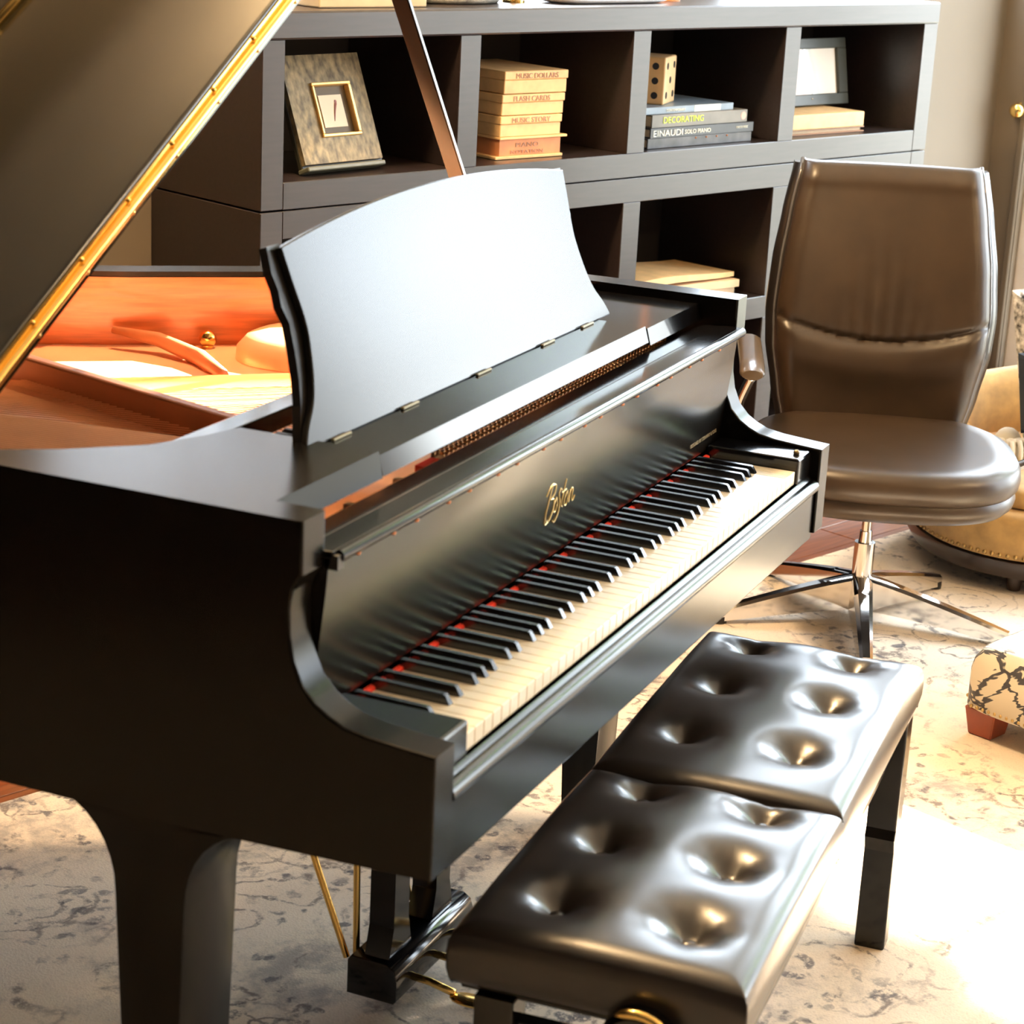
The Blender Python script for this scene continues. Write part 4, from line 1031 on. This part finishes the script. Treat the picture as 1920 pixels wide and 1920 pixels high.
for sx_ in (-1, 1):
    for sy_ in (-1, 1):
        b_ = bmesh.new(); cx_, cy_ = sx_ * (SW - .055), sy_ * (SDp - .048)
        A = [b_.verts.new((cx_ + p * .036, cy_ + q * .036, .069)) for p, q in ((-1, -1), (1, -1), (1, 1), (-1, 1))]
        B = [b_.verts.new((cx_ + p * .027, cy_ + q * .027, .009)) for p, q in ((-1, -1), (1, -1), (1, 1), (-1, 1))]
        b_.faces.new(A); b_.faces.new(B)
        for i in range(4): b_.faces.new([A[i], A[(i + 1) % 4], B[(i + 1) % 4], B[i]])
        bmesh.ops.bevel(b_, geom=list(b_.edges), offset=.003, segments=1, affect='EDGES')
        obj('foot', b_, M_redwood, stool)

# =================================================================== ARMCHAIR (right edge, partly hidden)
AC = (2.74, -.10)
arm_c = thing('armchair', 'mustard tan upholstered tub armchair behind the office chair', 'armchair', (AC[0], AC[1], 0), R(205))
ab = bmesh.new(); lathe(ab, [(.90, .095), (.97, .098), (.995, .12), (1.0, .19), (.985, .207), (.93, .212)], sx=.36, sy=.37, seg=64, power=2.3)
obj('seat_apron', ab, M_tan, arm_c, smooth=True, angle=60)
ab = bmesh.new(); lathe(ab, [(.82, .213), (.87, .217), (.885, .235), (.87, .255), (.82, .264), (.6, .270), (.001, .272)], sx=.36, sy=.37, seg=64, power=2.3, cap=False)
obj('seat_cushion', ab, M_tan, arm_c, smooth=True, angle=60)
ab = bmesh.new(); lathe(ab, [(.86, .050), (.965, .052), (.985, .066), (.98, .092), (.86, .094)], sx=.36, sy=.37, seg=64, power=2.3)
obj('base_rail', ab, M_dwood, arm_c, smooth=True, angle=40)
nh = bmesh.new()
for k in range(110):
    a = 2 * PI * k / 110; ca, sa_ = math.cos(a), math.sin(a)
    x = math.copysign(abs(ca) ** (2 / 2.3), ca) * .36; y = math.copysign(abs(sa_) ** (2 / 2.3), sa_) * .37
    ball(nh, (x * .985, y * .985, .108), .006, 6, 4)
o = obj('nailheads', nh, mat('antique_brass', (.55, .38, .16)), arm_c, smooth=True); o['kind'] = 'stuff'
bs = bmesh.new(); rings = []
for k in range(41):
    a = R(62) + R(236) * k / 40; hh = .415 + .05 * math.exp(-((k - 14) / 8) ** 2)
    if k < 4 or k > 36: hh -= .02
    ring = []
    for q in range(12):
        f = 2 * PI * q / 12; rr = .33 + .048 * math.cos(f); zt = (hh + .215) / 2 + (hh - .215) / 2 * math.copysign(abs(math.sin(f)) ** .6, math.sin(f))
        ring.append(bs.verts.new((rr * math.cos(a), rr * 1.04 * math.sin(a), zt)))
    rings.append(ring)
for i in range(40):
    for q in range(12): bs.faces.new([rings[i][q], rings[i][(q + 1) % 12], rings[i + 1][(q + 1) % 12], rings[i + 1][q]])
bs.faces.new(rings[0]); bs.faces.new(rings[-1][::-1])
obj('tub_back', bs, M_tan, arm_c, smooth=True, angle=70)
for a in (30, 150, 210, 330):
    b_ = bmesh.new(); tube(b_, [(.30 * math.cos(R(a)), .31 * math.sin(R(a)), .051), (.31 * math.cos(R(a)), .32 * math.sin(R(a)), .035), (.31 * math.cos(R(a)), .32 * math.sin(R(a)), .0095)], [.028, .020, .016], 14)
    obj('turned_foot', b_, M_dwood, arm_c, smooth=True, angle=50)
def pillow_bm(w, h, d):
    bm = bmesh.new(); n = 20; F = []; Bk = []
    for j in range(n + 1):
        f_, b_ = [], []
        for i in range(n + 1):
            u, v = -1 + 2 * i / n, -1 + 2 * j / n; t = ((1 - u ** 4) * (1 - v ** 4)) ** .5
            x, z = w / 2 * u * (1 - .07 * (1 - abs(u)) * v * v), h / 2 * v * (1 - .07 * (1 - abs(v)) * u * u)
            f_.append(bm.verts.new((x, d / 2 * t, z))); b_.append(bm.verts.new((x, -d / 2 * t - .0005, z)))
        F.append(f_); Bk.append(b_)
    for j in range(n):
        for i in range(n):
            bm.faces.new([F[j][i], F[j][i + 1], F[j + 1][i + 1], F[j + 1][i]]); bm.faces.new([Bk[j][i], Bk[j + 1][i], Bk[j + 1][i + 1], Bk[j][i + 1]])
    bmesh.ops.remove_doubles(bm, verts=bm.verts, dist=.001)
    return bm
M_pil = mat('speckled_cream_pillow', (.62, .55, .42), .85, var=.5, scale=60, bump=.3, col2=(.75, .68, .55))
pw_ = obj('throw_pillow', pillow_bm(.30, .42, .13), M_pil); tag(pw_, 'speckled cream throw pillow standing in the armchair', 'pillow')
pw_.location = (2.86, -.085, .485); pw_.rotation_euler = (R(10), R(8), R(120))
p2 = obj('throw_pillow', pillow_bm(.26, .20, .10), mat('navy_pillow', (.03, .045, .07), .7, var=.1)); tag(p2, 'small navy pillow in front of the speckled one in the armchair', 'pillow')
p2.location = (2.75, -.095, .445); p2.rotation_euler = (R(14), R(4), R(120))
tw = bmesh.new()
for k in range(34):
    a = random.uniform(-.9, .9); l = random.uniform(.06, .11)
    p0 = Vector((0, 0, .02)); p1 = Vector((-math.cos(a) * l * .6, math.sin(a) * l, .018 + random.uniform(0, .03))); p2_ = Vector((-math.cos(a) * l, math.sin(a) * l * 1.2, .006))
    tube(tw, bez([p0, p1, p2_], 3), [.008] * 3 + [.007] * 3 + [.004], 6)
ball(tw, (.02, 0, .03), .034, 12, 8)
t_ = obj('tassel_throw', tw, mat('cream_wool', (.80, .72, .58), .9, var=.05)); tag(t_, 'fringed cream wool throw on the armchair seat', 'throw'); 
for v in t_.data.polygons: v.use_smooth = True
t_.location = (2.70, .035, .273); t_.rotation_euler = (0, 0, R(10))

# =================================================================== PENDANT LAMPS (the room's warm lights and one added over the piano, glowing ring shades open at the middle)
for i, (p, pw) in enumerate(LAMPS):
    lb = ('over the bench side of the room', 'nearest the windows', 'added over the piano to brighten the ceiling and lid')[i]
    l_ = thing('pendant_lamp', 'warm pendant lamp ' + lb, 'lamp', (p[0], p[1], HC - .001), group='pendant lamps')
    b_ = bmesh.new(); tube(b_, [(0, 0, -.001), (0, 0, -.02)], .06, 24); tube(b_, [(0, 0, -.02), (0, 0, p[2] - HC + .20)], .006, 8); obj('cord', b_, M_brass, l_, smooth=True, angle=40)
    em = bpy.data.materials.get('lamp_glow')
    if not em:
        em = bpy.data.materials.new('lamp_glow'); em.use_nodes = True; eb = em.node_tree.nodes['Principled BSDF']
        eb.inputs['Emission Color'].default_value = (1, .66, .34, 1); eb.inputs['Emission Strength'].default_value = 6
    z_ = p[2] - HC
    b_ = bmesh.new(); lathe(b_, [(.20, z_ - .07), (.20, z_ + .07), (.196, z_ + .07), (.196, z_ - .07), (.20, z_ - .07)], seg=32, cap=False); obj('lamp_shade', b_, em, l_, smooth=True)
    b_ = bmesh.new()
    for k in range(3): tube(b_, [(0, 0, z_ + .20), (.198 * math.cos(2.1 * k), .198 * math.sin(2.1 * k), z_ + .07)], .003, 6)
    obj('shade_wire', b_, M_brass, l_)
